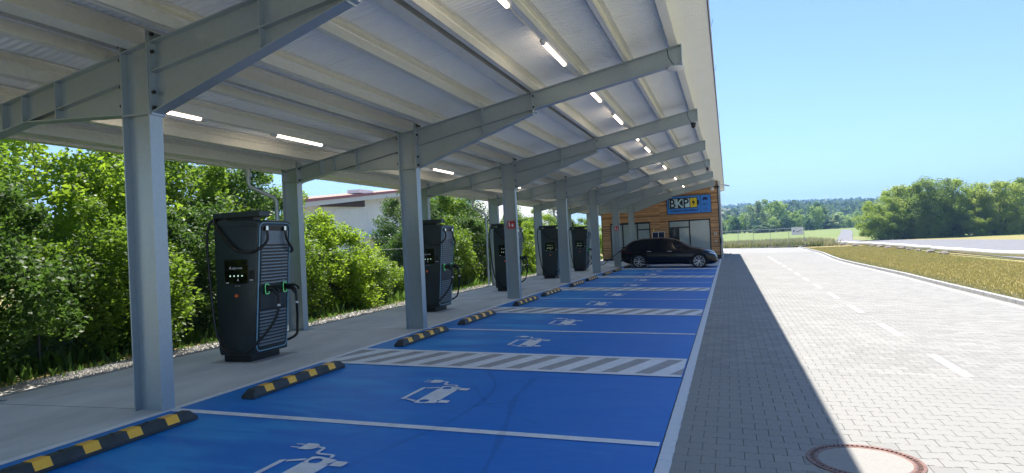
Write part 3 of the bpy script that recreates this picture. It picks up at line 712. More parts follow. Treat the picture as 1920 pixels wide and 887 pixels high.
# ------------------------------------------------------------------ chargers
def bez(pts, n=10):
    C = []; m = len(pts)
    for i in range(m - 1):
        p0, p1, p2, p3 = [Vector(pts[j]) for j in (max(i - 1, 0), i, i + 1, min(i + 2, m - 1))]
        for t in np.linspace(0, 1, n)[:-1]: C.append(.5 * (2 * p1 + (p2 - p0) * t + (2 * p0 - 5 * p1 + 4 * p2 - p3) * t * t + (3 * p1 - p0 - 3 * p2 + p3) * t ** 3))
    C.append(Vector(pts[-1])); return C
def make_charger():
    t = thing('fast_charger', '', 'charger', (0, 0, 0), 'anthracite fast charging cabinets behind the bays')
    # local origin under the front left corner region: x 0 = rear face, y 0 = face with the screen
    Dp, Wd, Ht = .70, .76, 2.08
    fx = lambda z: Dp + .10 + (.0) - .17 * (1 - (z - .1) / 2.0)          # slanting vent face
    P = [(0.02, .11), (fx(.11), .11), (fx(1.0), 1.0), (fx(2.0), 2.0), (fx(2.03) - .02, 2.06), (fx(2.05) - .10, Ht), (.08, Ht + .02), (0.0, 2.0), (0.0, .2)]
    q = MB(); q.prism(P, .0, Wd); ob('cabinet', q.mesh('cabinet', M['charc'], smooth=35, bevel=.018), t)
    q = MB(); q.box(.05, .52, .05, Wd - .05, 0.0, .11); ob('plinth', q.mesh('plinth', M['black'], bevel=.005), t)
    q = MB(); q.box(-.12, .72, -.06, Wd + .16, -.02, .008); ob('pad', q.mesh('pad', M['slab']), t)
    q = MB(); q.box(-.003, .76, -.0045, .002, 1.995, 2.001); q.box(-.003, .0, -.0045, .3, 1.4, 1.405); ob('panel_joint', q.mesh('panel_joint', M['black']), t)
    # vent face frame: points on the face
    def F(y, z, d=0.0): return (fx(z) + d, y, z)
    y0, y1 = .03, Wd - .03; z0, z1 = .16, 2.035; r = .085
    path = []
    for cy, cz, a0 in ((y1 - r, z1 - r, 0), (y0 + r, z1 - r, PI / 2), (y0 + r, z0 + r, PI), (y1 - r, z0 + r, 1.5 * PI)):
        for a in np.linspace(a0, a0 + PI / 2, 7): path.append(F(cy + r * math.cos(a), cz + r * math.sin(a), .004))
    path.append(path[0]); q = MB(); q.tube(path, .0095, 6, cap=False); ob('edge_strip', q.mesh('edge_strip', M['ring'], smooth=60), t)
    # louvres
    q0 = MB(); lw = .012; 
    q0.add([(-.002, .075, 0), (-.002, Wd - .075, 0), (.014, Wd - .075, -.010), (.014, .075, -.010), (.014, .075, -.030), (.014, Wd - .075, -.030), (-.002, .075, -.030), (-.002, Wd - .075, -.030)], [(0, 1, 2, 3), (3, 2, 5, 4), (4, 5, 7, 6), (0, 3, 4, 6), (1, 7, 5, 2)]); lm_ = q0.mesh('louvre', M['louvre'])
    for i in range(12): z = 1.70 - i * .048; o_ = ob('louvre', lm_, t, (fx(z) + .001, 0, z))
    for i in range(11): z = .74 - i * .048; o_ = ob('louvre', lm_, t, (fx(z) + .001, 0, z))
    for za, zb in ((1.135, 1.715), (.205, .765)):
        q = MB(); q.prism([F(0, za, .0005)[::2], F(0, za, .0025)[::2], F(0, zb, .0025)[::2], F(0, zb, .0005)[::2]], .072, Wd - .072); ob('vent_shade_sheet', q.mesh('vent_shade_sheet', M['black']), t)  # black sheet painted in as the shade between the louvres
    # upper face panel, dark slot and outlets
    q = MB(); q.prism([F(0, 1.72, .001)[::2], F(0, 1.72, .007)[::2], F(0, 1.92, .007)[::2], F(0, 1.92, .001)[::2]], .075, Wd - .075); ob('face_panel', q.mesh('face_panel', M['louvre']), t)
    q = MB(); q.prism([F(0, .78, .001)[::2], F(0, .78, .006)[::2], F(0, 1.10, .006)[::2], F(0, 1.10, .001)[::2]], .075, Wd - .075); ob('face_panel', q.mesh('face_panel', M['charc']), t)
    q = MB(); q.prism([F(0, 1.925, .0008)[::2], F(0, 1.925, .008)[::2], F(0, 1.985, .008)[::2], F(0, 1.985, .0008)[::2]], .075, Wd - .075); ob('cable_slot', q.mesh('cable_slot', M['black']), t)
    q = MB(); q.box(fx(.8) + .006, fx(.8) + .012, .09, .12, .80, .92); ob('lock', q.mesh('lock', M['black']), t)
    # top beam that carries the cable arms
    q = MB(); q.box(-.10, .74, .10, .34, 2.135, 2.22); ob('cable_arm', q.mesh('cable_arm', M['charc'], bevel=.008), t)
    q = MB(); q.box(-.10, -.02, .10, .34, 2.05, 2.14); q.box(.1, .6, .14, .30, Ht, 2.14); ob('arm_support', q.mesh('arm_support', M['black']), t)
    # screen side (faces -y)
    q = MB(); q.box(.17, .58, -.012, .0, 1.16, 1.52); ob('screen', q.mesh('screen', M['screen'], bevel=.005), t)
    q = MB(); q.box(.61, .68, -.02, .0, 1.20, 1.35); ob('card_reader', q.mesh('card_reader', M['black'], bevel=.006), t)
    q = MB(); q.box(.615, .675, -.021, -.0195, 1.205, 1.217); ob('reader_label', q.mesh('reader_label', M['sticker']), t)
    tm = text_mesh('alpitronic', .048, M['sticker'], .0008, name='lettering'); o_ = ob('lettering', tm, t, (.40, -.0135, 1.375)); o_.rotation_euler = (PI / 2, 0, 0)
    q = MB(); q.prism([(.255, 1.372), (.265, 1.372), (.278, 1.40), (.29, 1.372), (.30, 1.372), (.281, 1.415), (.275, 1.415)], -.0145, -.0125); ob('logo_mark', q.mesh('logo_mark', M['sticker']), t)
    for i in range(4): q = MB(); q.cyl((.27 + i * .07, -.0135, 1.275), 'y', .011, .003, 12); ob('indicator', q.mesh('indicator', M['led']), t)
    q = MB(); q.prism([(.385, 1.20), (.395, 1.20), (.402, 1.225), (.41, 1.20), (.42, 1.20), (.405, 1.24)], -.014, -.0125); ob('logo_mark', q.mesh('logo_mark', M['sticker']), t)
    q = MB(); q.box(.19, .24, -.0136, -.0125, 1.17, 1.185); q.box(.34, .38, -.003, -.001, 1.125, 1.13); q.box(.4, .43, -.003, -.001, 1.125, 1.13); ob('small_print', q.mesh('small_print', M['sticker']), t)
    q = MB(); q.cyl((.37, -.012, .985), 'y', .024, .028, 16); ob('stop_button', q.mesh('stop_button', M['orange'], smooth=40), t)
    # holders and guns on the vent face
    for j, yy in enumerate((.20, .62)):
        z = 1.06; hx = fx(z)
        pth = []
        for cy, cz, a0 in ((yy + .02, z + .05, 0), (yy - .02, z + .05, PI / 2), (yy - .02, z - .05, PI), (yy + .02, z - .05, 1.5 * PI)):
            for a in np.linspace(a0, a0 + PI / 2, 5): pth.append((hx + .03, cy + .022 * math.cos(a), cz + .022 * math.sin(a)))
        pth.append(pth[0]); q = MB(); q.tube(pth, .005, 6, cap=False); h = ob('holder_ring', q.mesh('holder_ring', M['green'], smooth=60), t)
        q = MB(); q.box(hx + .002, hx + .028, yy - .042, yy + .042, z - .075, z + .075); ob('holder', q.mesh('holder', M['black'], bevel=.006), t)
        q = MB(); q.box(hx + .002, hx + .012, yy - .035, yy + .035, z + .10, z + .155); ob('label_plate', q.mesh('label_plate', M['sticker']), t)
        q = MB(); q.tube([(hx + .02, yy, z + .01), (hx + .12, yy, z + .005), (hx + .17, yy, z - .005)], [.045, .043, .032], 12)
        q.tube([(hx + .10, yy, z + .03), (hx + .19, yy, z + .035), (hx + .26, yy, z + .0), (hx + .275, yy, z - .04)], [.018, .016, .016, .018], 8)
        q.tube([(hx + .15, yy, z - .01), (hx + .20, yy, z - .05), (hx + .225, yy, z - .11)], [.036, .034, .022], 10)
        ob('plug_gun', q.mesh('plug_gun', M['black'], smooth=50), t)
        q = MB(); q.cyl((fx(1.95) + .035, .15 + j * .42, 1.955), 'z', .024, .06, 12); ob('cable_gland', q.mesh('cable_gland', M['chrome'], smooth=40), t)
    hx = fx(1.06)
    # left cable: outlet -> droops across the screen side -> over the arm end -> hangs down -> sweeps under -> gun
    c = bez([(fx(1.95) + .035, .15, 1.93), (fx(1.9) + .045, .14, 1.78), (fx(1.9) + .0, .02, 1.66), (.62, -.05, 1.61), (.42, -.06, 1.66), (.22, -.05, 1.84), (.05, -.02, 2.04), (-.07, .10, 2.13)])
    q = MB(); q.tube(c, .02, 10); ob('charging_cable', q.mesh('charging_cable', M['black'], smooth=70), t)
    c = bez([(-.06, .12, 2.14), (-.13, .06, 2.06), (-.15, .02, 1.8), (-.12, 0, 1.4), (-.07, -.02, .9), (0, -.045, .5), (.12, -.05, .24), (.32, -.05, .15), (.55, -.03, .19), (hx + .06, .08, .42), (hx + .17, .17, .62), (hx + .215, .2, .80), (hx + .225, .2, .96)])
    q = MB(); q.tube(c, .02, 10); ob('charging_cable', q.mesh('charging_cable', M['black'], smooth=70), t)
    q = MB(); q.cyl(c[-9], 'z', .023, .03, 10); ob('cable_tag', q.mesh('cable_tag', M['sticker']), t)
    c = bez([(fx(1.95) + .035, .57, 1.93), (fx(1.9) + .05, .60, 1.78), (fx(1.8) + .04, .74, 1.62), (.62, .82, 1.60), (.3, .84, 1.75), (.0, .5, 2.08)])
    q = MB(); q.tube(c, .02, 10); ob('charging_cable', q.mesh('charging_cable', M['black'], smooth=70), t)
    c = bez([(-.06, .30, 2.14), (-.13, .6, 2.0), (-.06, .82, 1.2), (.1, .84, .5), (.35, .86, .2), (hx, .86, .28), (hx + .15, .72, .50), (hx + .215, .64, .74), (hx + .225, .62, .96)])
    q = MB(); q.tube(c, .02, 10); ob('charging_cable', q.mesh('charging_cable', M['black'], smooth=70), t)
    q = MB(); q.cyl(c[-7], 'z', .023, .03, 10); ob('cable_tag', q.mesh('cable_tag', M['sticker']), t)
    return t
CH = [(-1.66, 2.60, 'nearest fast charger with lit screen dots and two black plug guns, beside the first column'), (-1.66, 9.15, 'second fast charger, half hidden behind the second column'), (-1.72, 15.25, 'third fast charger, behind the column with the nearer red sign'),
      (-1.85, 21.6, 'fourth fast charger, left of the fourth column'), (-1.80, 27.2, 'farthest fast charger, smallest in view, left of the fifth column')]
ch = make_charger()
for i, (x, y, lab) in enumerate(CH):
    if i == 0: ch.location = (x, y, 0); ch['label'] = lab
    else: copy_thing(ch, lab, (x, y, 0))

# ------------------------------------------------------------------ building
BY = 41.0; BX0, BX1 = -2.74, 5.07
hut = thing('timber_building', 'single storey building clad in warm brown timber slats at the far end of the canopy', 'building', (0, 0, 0))
WIN = [(-2.15, .58, .02, 2.50), (1.80, 4.51, -.05, 2.53)]
q = MB()
r3 = random.Random(5); pitch = .062; z = .14
def zr(x): return zroof(x) - .004
while z < 5.0:
    xs0 = max(BX0 + .03, (z + .05 - 4.068) / SL + .02)
    segs = [(xs0, BX1 - .03)]
    for a, b, c0, c1 in WIN:
        if z + pitch > c0 and z < c1:
            ns = []
            for s0, s1 in segs:
                if b <= s0 or a >= s1: ns.append((s0, s1)); continue
                if a > s0: ns.append((s0, a))
                if b < s1: ns.append((b, s1))
            segs = ns
    for s0, s1 in segs:
        for (u0, u1) in ((s0, min(s1, 1.22)), (max(s0, 1.225), s1)):
            if u1 - u0 > .03:
                dy = r3.uniform(0, .006); q.box(u0, u1, BY - .03 - dy, BY - .005, z, z + pitch - .012)
    z += pitch
woodm = M['wood']; qn = N(woodm)
g_ = qn.n('ShaderNodeNewGeometry'); cur = woodm.node_tree.nodes['Principled BSDF'].inputs['Base Color'].links[0].from_socket
hs = qn.n('ShaderNodeHueSaturation'); mr = qn.n('ShaderNodeMapRange'); mr.inputs['To Min'].default_value = .55; mr.inputs['To Max'].default_value = 1.55
qn.l(g_.outputs['Random Per Island'], mr.inputs['Value']); qn.l(mr.outputs[0], hs.inputs['Value']); qn.l(cur, hs.inputs['Color']); qn.l(hs.outputs[0], qn.b.inputs['Base Color'])
ob('wood_cladding', q.mesh('wood_cladding', woodm), hut, kind='stuff')
# wall core with openings
q = MB()
def wallpiece(a, b, z0, z1=None):
    if z1 is None: q.prism([(a, z0), (b, z0), (b, zr(b)), (a, zr(a))], BY, BY + .2)
    else: q.box(a, b, BY, BY + .2, z0, z1)
wallpiece(BX0, -2.15, -.1); wallpiece(.58, 1.80, -.15); wallpiece(4.51, BX1, -.2); wallpiece(-2.15, .58, 2.50); wallpiece(1.80, 4.51, 2.53)
q.box(BX0, BX0 + .2, BY + .2, YR1 - .5, -.1, zr(BX0)); q.prism([(BX0, -.2), (BX1, -.2), (BX1, zr(BX1)), (BX0, zr(BX0))], YR1 - .5, YR1 - .3); q.box(BX1 - .2, BX1, BY + .2, YR1 - .5, -.2, zr(BX1 - .2))
ob('wall', q.mesh('wall', M['dark']), hut)
q = MB(); q.box(BX0 + .2, BX1 - .2, BY + .2, YR1 - .6, -.12, -.05); q.box(BX0 + .2, BX1 - .2, BY + 2.5, BY + 2.6, -.05, 3.4); ob('interior', q.mesh('interior', M['inside']), hut)
q = MB(); q.box(BX0, -2.15, BY - .045, BY, -.06, .135); q.prism([(.58, -.05), (1.80, -.06), (1.80, .135), (.58, .135)], BY - .045, BY); q.box(4.51, BX1 + .01, BY - .045, BY, -.16, .12); ob('plinth', q.mesh('plinth', M['dark']), hut)
for x0, x1 in ((BX0 - .01, BX0 + .028), (BX1 - .028, BX1 + .03)): q = MB(); q.box(x0, x1, BY - .06, BY + .02, -.14, zr(x0) - .03); ob('corner_trim', q.mesh('corner_trim', M['dark']), hut)
q = MB(); q.tube([(x, BY - .07, zr(x) - .22 + .03 * math.sin(x * 5)) for x in np.linspace(1.2, 5.0, 20)], .022, 6); ob('gable_cable', q.mesh('gable_cable', M['black']), hut)
def window(a, b, c0, c1, mull, trans, panes, name='window'):
    q = MB(); w = .07
    q.box(a, a + w, BY - .035, BY + .06, c0, c1); q.box(b - w, b, BY - .035, BY + .06, c0, c1); q.box(a + w, b - w, BY - .035, BY + .06, c1 - w, c1); q.box(a + w, b - w, BY - .035, BY + .06, c0, c0 + w)
    for (x, z0, z1) in mull: q.box(x - .04, x + .04, BY - .03, BY + .05, z0, z1)
    for (x0, x1, z) in trans: q.box(x0, x1, BY - .028, BY + .045, z - .04, z + .04)
    f = ob(name, q.mesh(name, M['dark']), hut)
    for (x0, x1, z0, z1, m) in panes:
        p = MB(); p.box(x0, x1, BY + .005, BY + .015, z0, z1); ob('pane', p.mesh('pane', M[m]), f)
window(-2.15, .58, .02, 2.5, [(-.30, .09, 2.43), (-1.3, .09, 2.43)], [(-.26, .51, 2.04)], [(-2.08, -1.34, .09, 2.43, 'palepane'), (-1.26, -.34, .09, 2.43, 'palepane'), (-.26, .51, 2.08, 2.43, 'palepane'), (-.26, .51, .09, 2.0, 'palepane')])
window(1.80, 4.51, -.04, 2.53, [(3.16, .03, 2.46)], [(1.87, 3.12, 2.06)], [(1.87, 3.12, 2.10, 2.46, 'palepane'), (3.20, 4.44, .03, 2.46, 'palepane'), (1.87, 2.40, .03, 2.02, 'glassdark'), (2.48, 3.12, .03, 2.02, 'palepane')])
q = MB(); q.box(2.40, 2.48, BY - .02, BY + .04, .03, 2.02); d_ = ob('door_frame', q.mesh('door_frame', M['dark']), hut); q = MB(); q.tube([(2.53, BY - .05, .85), (2.53, BY - .05, 1.25)], .014, 8); ob('door_handle', q.mesh('door_handle', M['chrome']), d_)
# side drain pipe + black box on the sunny side
q = MB(); q.tube([(BX1 + .12, BY + .12, zr(BX1) - .06), (BX1 + .12, BY + .12, -.15)], .055, 12); ob('downpipe', q.mesh('downpipe', M['trim'], smooth=50), hut)
t = thing('meter_box', 'black box on the right side wall of the timber building', 'box', (BX1 + .02, BY + .5, 1.05)); q = MB(); q.box(0, .17, -.15, .15, -.2, .2); ob('case', q.mesh('case', M['black'], bevel=.02), t); q = MB(); q.box(.17, .18, -.1, .1, -.15, .15); ob('lid', q.mesh('lid', M['dark']), t)
t = thing('floodlight', 'small floodlight on a bracket at the far roof corner of the timber building', 'floodlight', (BX1 + .35, BY + 1.2, 4.72)); q = MB(); q.box(-.3, .25, -.05, .05, .06, .09); ob('bracket', q.mesh('bracket', M['trim']), t); q = MB(); q.prism([(.1, .06), (.42, .02), (.40, -.06), (.1, .0)], -.15, .15); ob('lamp_head', q.mesh('lamp_head', M['trim']), t)
t = thing('security_camera', 'black camera at the upper right corner of the timber front', 'camera', (4.93, BY - .06, 4.62), 'black security cameras at the canopy edge'); q = MB(); q.box(-.06, .06, -.04, 0, -.06, .06); ob('mount', q.mesh('mount', M['black']), t); q = MB(); q.tube([(.04, -.1, 0), (.26, -.16, -.03)], .05, 10); ob('lens_dome', q.mesh('lens_dome', M['black']), t)
t = thing('wall_lamp', 'round white lamp on the timber wall above the sign', 'wall lamp', (4.72, BY - .035, 4.50)); q = MB(); q.lathe([(.001, -.08), (.09, -.07), (.125, -.03), (.13, 0)], (0, 0, 0), 'y', 20); ob('lamp_cover', q.mesh('lamp_cover', M['sticker'], smooth=60), t); q = MB(); q.cyl((0, -.004, 0), 'y', .135, .01, 20); ob('base_ring', q.mesh('base_ring', M['trim']), t)
t = thing('notice_box', 'white framed notice box with two dark panes between the two window fronts', 'notice box', (1.10, BY - .035, 1.40))
q = MB(); w = .04
q.box(-.42, .42, -.05, 0, .40, .44); q.box(-.42, .42, -.05, 0, -.44, -.40); q.box(-.42, -.38, -.05, 0, -.40, .40); q.box(.38, .42, -.05, 0, -.40, .40); q.box(-.02, .02, -.05, 0, -.40, .40); ob('frame', q.mesh('frame', M['trim']), t)
for x0 in (-.38, .02):
    q = MB(); q.box(x0, x0 + .36, -.02, 0, -.40, .40); p_ = ob('dark_pane', q.mesh('dark_pane', M['glassdark']), t)
    q = MB()
    for z in (.25, .05, -.15): q.box(x0 + .05, x0 + .31, -.026, -.021, z, z + .08)
    ob('notice_sheet', q.mesh('notice_sheet', M['signnavy']), p_)
t = thing('bell_lamp', 'small yellow lamp above the notice box on the timber wall', 'lamp', (.80, BY - .03, 1.97)); q = MB(); q.cyl((0, -.04, 0), 'z', .04, .12, 10); ob('lens', q.mesh('lens', M['signyellow']), t); q = MB(); q.box(-.03, .03, -.04, 0, -.1, -.06); ob('base', q.mesh('base', M['trim']), t)
for z, lab, w in ((1.52, 'white switch plate on the timber wall, the upper of two right of the glass front', .09), (1.04, 'white intercom on the timber wall, the lower of two right of the glass front', .045)):
    t = thing('wall_fitting', lab, 'wall fitting', (4.80, BY - .035, z)); q = MB(); q.box(-w, w, -.04, 0, -.07, .07); ob('case', q.mesh('case', M['sticker'], bevel=.008), t); q = MB(); q.box(-w * .5, w * .5, -.046, -.041, -.03, .03); ob('button', q.mesh('button', M['black']), t)

# sign on the front
SX0, SX1, SZ0, SZ1 = 1.77, 4.60, 2.98, 4.14
sg = thing('company_sign', 'big blue sign reading BKP with a battery and lightning bolt above the glass front', 'sign', ((SX0 + SX1) / 2, BY - .05, (SZ0 + SZ1) / 2)); SW, SH = SX1 - SX0, SZ1 - SZ0
def sx(u): return -SW / 2 + u * SW
def sz(v): return SH / 2 - v * SH
def panel(name, u0, u1, v0, v1, m, y=-.03, th_=.01, bevel=0, pr=None):
    q = MB(); q.box(sx(u0), sx(u1), y, y + th_, sz(v1), sz(v0)); return ob(name, q.mesh(name, M[m], bevel=bevel), pr or sg)
board = panel('board', 0, 1, 0, 1, 'signblue', -.02, .03)
q = MB(); e = .025
for (a, b, c, d) in ((-SW / 2 - e, SW / 2 + e, SH / 2, SH / 2 + e), (-SW / 2 - e, SW / 2 + e, -SH / 2 - e, -SH / 2), (-SW / 2 - e, -SW / 2, -SH / 2, SH / 2), (SW / 2, SW / 2 + e, -SH / 2, SH / 2)): q.box(a, b, -.035, .02, c, d)
ob('frame', q.mesh('frame', M['dark']), sg)
panel('divider', .766, .774, 0, 1, 'signnavy', -.024, .004)
bat = panel('battery_symbol', .035, .70, .10, .70, 'black', -.026, .005); panel('battery_tip', .70, .735, .27, .53, 'black', -.026, .005)
# letters: cells of the battery
def letter(ch_, uc, m, size=.70):
    me = text_mesh(ch_, size, M[m], .002, name='letter', bold=.012); o_ = ob('letter', me, bat, (sx(uc), -.034, sz(.655))); o_.rotation_euler = (PI / 2, 0, 0); o_.scale = (.92, 1.0, 1); return o_
panel('letter_cell', .052, .205, .15, .655, 'signpale', -.029, .003, pr=bat); letter('B', .122, 'black', .84)
letter('K', .285, 'signpale', .84)
panel('letter_cell', .362, .52, .15, .655, 'signpale', -.029, .003, pr=bat); letter('P', .435, 'black', .84)
panel('bolt_cell', .535, .685, .14, .665, 'signyellow', -.029, .003, pr=bat)
q = MB(); bx, bz = sx(.61), sz(.40)
q.prism([(bx + a * .30, bz + b * .46) for a, b in ((.12, .5), (-.42, -.08), (-.02, -.06), (-.2, -.5), (.42, .1), (.03, .09))], -.034, -.030); ob('lightning_bolt', q.mesh('lightning_bolt', M['black']), bat)
tm = text_mesh('Ladepark Schnelldorf', .225, M['signnavy'], .002, bold=.004); o_ = ob('lettering', tm, sg, (sx(.395), -.024, sz(.885))); o_.rotation_euler = (PI / 2, 0, 0); o_.scale = (.93, 1, 1)
# icons
q = MB(); cx, cz = sx(.875), sz(.21); Y_ = (-.024, -.020)
q.prism([(cx - .15, cz + .0), (cx - .10, cz + .09), (cx + .10, cz + .09), (cx + .15, cz + .0), (cx + .17, cz - .09), (cx - .17, cz - .09)], *Y_); q.box(cx - .15, cx - .10, *Y_, cz - .13, cz - .092); q.box(cx + .10, cx + .15, *Y_, cz - .13, cz - .092)
q.prism([(cx + .21, cz + .16), (cx + .17, cz + .07), (cx + .20, cz + .07), (cx + .18, cz - .02), (cx + .24, cz + .09), (cx + .21, cz + .09)], *Y_); ob('car_symbol', q.mesh('car_symbol', M['signnavy']), sg)
q = MB(); cz = sz(.53); q.lathe([(.06, -.024), (.085, -.024), (.085, -.020), (.06, -.020), (.06, -.024)], (cx - .08, 0, cz), 'y', 18); q.box(cx + .02, cx + .10, -.024, -.020, cz - .012, cz + .012); q.box(cx + .10, cx + .18, -.024, -.020, cz - .05, cz - .03); q.box(cx + .10, cx + .18, -.024, -.020, cz + .03, cz + .05); q.box(cx + .10, cx + .12, -.024, -.020, cz - .03, cz + .03); q.box(cx - .10, cx - .06, -.024, -.020, cz - .02, cz + .02); ob('plug_symbol', q.mesh('plug_symbol', M['signnavy']), sg)
q = MB(); cz = sz(.83)
for a, b, c, d in ((-.13, .13, .05, .065), (-.13, .13, -.075, -.06), (-.13, -.115, -.06, .05), (.115, .13, -.06, .05), (-.08, -.04, .07, .09), (.04, .08, .07, .09), (-.08, -.03, -.01, .0), (.03, .08, -.01, .0)): q.box(cx + a, cx + b, -.024, -.020, cz + c, cz + d)
ob('battery_icon', q.mesh('battery_icon', M['signnavy']), sg)

# ------------------------------------------------------------------ car
def lerp_tab(T, x):
    if x <= T[0][0]: return T[0][1]
    for (a, va), (b, vb) in zip(T, T[1:]):
        if x <= b: return va + (vb - va) * (x - a) / (b - a)
    return T[-1][1]
TOP = [(0, .99), (.05, 1.03), (.2, 1.15), (.375, 1.29), (.585, 1.41), (.85, 1.49), (1.13, 1.535), (1.6, 1.555), (2.0, 1.565), (2.57, 1.53), (2.93, 1.37), (3.29, 1.16), (3.53, 1.08), (4.0, 1.01), (4.43, .88), (4.6, .76), (4.69, .58)]
BOT = [(0, .42), (.15, .30), (.4, .22), (.9, .18), (3.9, .18), (4.4, .18), (4.62, .22), (4.69, .34)]
WID = [(0, .70), (.08, .82), (.3, .90), (.9, .94), (2.3, .93), (3.6, .94), (4.1, .92), (4.4, .85), (4.6, .70), (4.69, .52)]
BELT = [(0, .93), (.4, 1.0), (1.5, .99), (2.6, .95), (3.4, .93), (4.0, .88), (4.5, .74), (4.69, .50)]
RW = [(0, .66), (.3, .66), (1.0, .65), (2.2, .60), (2.8, .62), (3.35, .72), (3.6, .74), (4.2, .70), (4.6, .5), (4.69, .4)]
def sect(x):
    zt, zb, w, bz, rw = [lerp_tab(T, x) for T in (TOP, BOT, WID, BELT, RW)]; bz = min(bz, zt - .05); rz = zt - .045 if zt - bz > .12 else zt - .022
    return [(0, zb), (.80 * w, zb), (.96 * w, zb + .07), (w, zb + .28 * (bz - zb) + .05), (w, zb + .62 * (bz - zb)), (.985 * w, bz - .04), (.95 * w, bz), (.95 * w + (rw - .95 * w) * .5, bz + (rz - bz) * .55), (rw, rz), (rw * .72, zt - .012), (0, zt)]
def make_car():
    t = thing('parked_car', 'black electric crossover parked and charging in front of the timber building', 'car')
    xs = [0, .03, .12, .25, .4, .58, .75, .95, 1.15, 1.4, 1.7, 2.0, 2.3, 2.55, 2.8, 3.05, 3.3, 3.5, 3.7, 3.9, 4.1, 4.28, 4.42, 4.54, 4.62, 4.67, 4.69]
    V = []; n = 11
    for x in xs:
        s_ = sect(x); V += [(x, -y, z) for y, z in s_] + [(x, y, z) for y, z in s_[-2:0:-1]]
    m = 2 * n - 2; q = MB(); F = []
    for i in range(len(xs) - 1):
        for k in range(m): F.append((i * m + k, i * m + (k + 1) % m, (i + 1) * m + (k + 1) % m, (i + 1) * m + k))
    F.append(tuple(range(m))); F.append(tuple((len(xs) - 1) * m + k for k in range(m))[::-1]); q.add(V, F)
    me = q.mesh('body', M['paint']); o_ = ob('body', me, t)
    s1 = o_.modifiers.new('s', 'SUBSURF'); s1.levels = 2; s1.render_levels = 2
    cut = MB()
    for wx in (.95, 3.85):
        for sy in (-1, 1): cut.cyl((wx, sy * .86, .36), 'y', .40, .42, 32)
    co = ob('cutter', cut.mesh('cutter', M['black'])); b = o_.modifiers.new('b', 'BOOLEAN'); b.object = co; b.operation = 'DIFFERENCE'; b.solver = 'EXACT'
    bpy.context.view_layer.update()
    nm = bpy.data.meshes.new_from_object(o_.evaluated_get(bpy.context.evaluated_depsgraph_get())); o_.modifiers.clear(); o_.data = nm; bpy.data.objects.remove(co)
    nm.polygons.foreach_set('use_smooth', [True] * len(nm.polygons)); nm.set_sharp_from_angle(angle=.6)
    q = MB()
    for wx in (.95, 3.85):
        for sy in (-1, 1): q.lathe([(.40, sy * .74), (.40, sy * .925), (.43, sy * .935), (.43, sy * .92)], (wx, 0, .36), 'y', 32)
    ob('wheel_arch_trim', q.mesh('wheel_arch_trim', M['black'], smooth=40), t)
    # side glass
    def glass(x0, x1, sy, nx=10):
        q = MB(); vs = []; X = np.linspace(x0, x1, nx)
        for x in X:
            s_ = sect(x); p6, p7, p8 = s_[6], s_[7], s_[8]
            for tt in (.10, .5, .92):
                if tt < .5: u = tt / .5; y, z = p6[0] + (p7[0] - p6[0]) * u, p6[1] + (p7[1] - p6[1]) * u
                else: u = (tt - .5) / .5; y, z = p7[0] + (p8[0] - p7[0]) * u, p7[1] + (p8[1] - p7[1]) * u
                vs.append((x, sy * (y + .004), z))
        q.add(vs, [(3 * i + j, 3 * i + 3 + j, 3 * i + 4 + j, 3 * i + 1 + j) for i in range(nx - 1) for j in (0, 1)]); return q.mesh('side_window', M['carglass'], smooth=60)
    for sy in (-1, 1):
        for a, b_ in ((.62, 1.05), (1.10, 1.95), (2.0, 2.95)): ob('side_window', glass(a, b_, sy), t)
        q = MB(); q.tube([(.9, sy * .955, .24), (1.25, sy * .955, .20), (2.4, sy * .957, .21), (3.3, sy * .955, .20)], .014, 6); ob('sill_trim', q.mesh('sill_trim', M['rim']), t)
        q = MB(); q.add([(4.36, sy * .84, .74), (4.56, sy * .70, .66), (4.63, sy * .60, .64), (4.62, sy * .60, .70), (4.5, sy * .74, .75), (4.34, sy * .83, .79)], [tuple(range(6))]); me = q.mesh('headlight', M['lampglass'], fix=False)
        q = MB(); q.tube([(4.30, sy * .87, .79), (4.46, sy * .80, .735), (4.60, sy * .66, .67)], [.012, .035, .02], 8); ob('headlight', q.mesh('headlight', M['lampglass'], smooth=50), t)
        q = MB(); q.tube([(2.86, sy * .90, 1.02), (2.86, sy * 1.0, 1.06)], .02, 6); q.tube([(2.80, sy * 1.03, 1.07), (2.90, sy * 1.04, 1.07), (2.96, sy * 1.03, 1.06)], [.05, .06, .03], 8); ob('wing_mirror', q.mesh('wing_mirror', M['paint'], smooth=50), t)
        for x in (1.35, 2.35): q = MB(); q.box(x, x + .2, sy * .945, sy * .955, .86, .885) if sy > 0 else q.box(x, x + .2, -.955, -.945, .86, .885); ob('door_handle', q.mesh('door_handle', M['rim']), t)
        q = MB(); q.tube([(.05, sy * .80, .88), (.18, sy * .90, .84), (.45, sy * .945, .80), (.62, sy * .95, .86)], [.02, .014, .012, .008], 6); ob('tail_light', q.mesh('tail_light', M['tail'], smooth=50), t)
    # windscreens
    def top_glass(x0, x1, name):
        q = MB(); vs = []; X = np.linspace(x0, x1, 6)
        for x in X:
            s_ = sect(x)
            for y, z in ((-s_[8][0] * .96, s_[8][1] - .0), (-s_[9][0], s_[9][1]), (0, s_[10][1]), (s_[9][0], s_[9][1]), (s_[8][0] * .96, s_[8][1])): vs.append((x, y, z + .008))
        q.add(vs, [(5 * i + j, 5 * i + 1 + j, 5 * i + 6 + j, 5 * i + 5 + j) for i in range(5) for j in range(4)]); ob(name, q.mesh(name, M['carglass'], smooth=60), t)
    top_glass(2.68, 3.38, 'windscreen'); top_glass(.25, .68, 'rear_window')
    q = MB(); q.prism([(.02, 1.04), (.30, 1.12), (.28, 1.145), (-.02, 1.065)], -.66, .66); ob('tail_spoiler', q.mesh('tail_spoiler', M['paint'], bevel=.008), t)
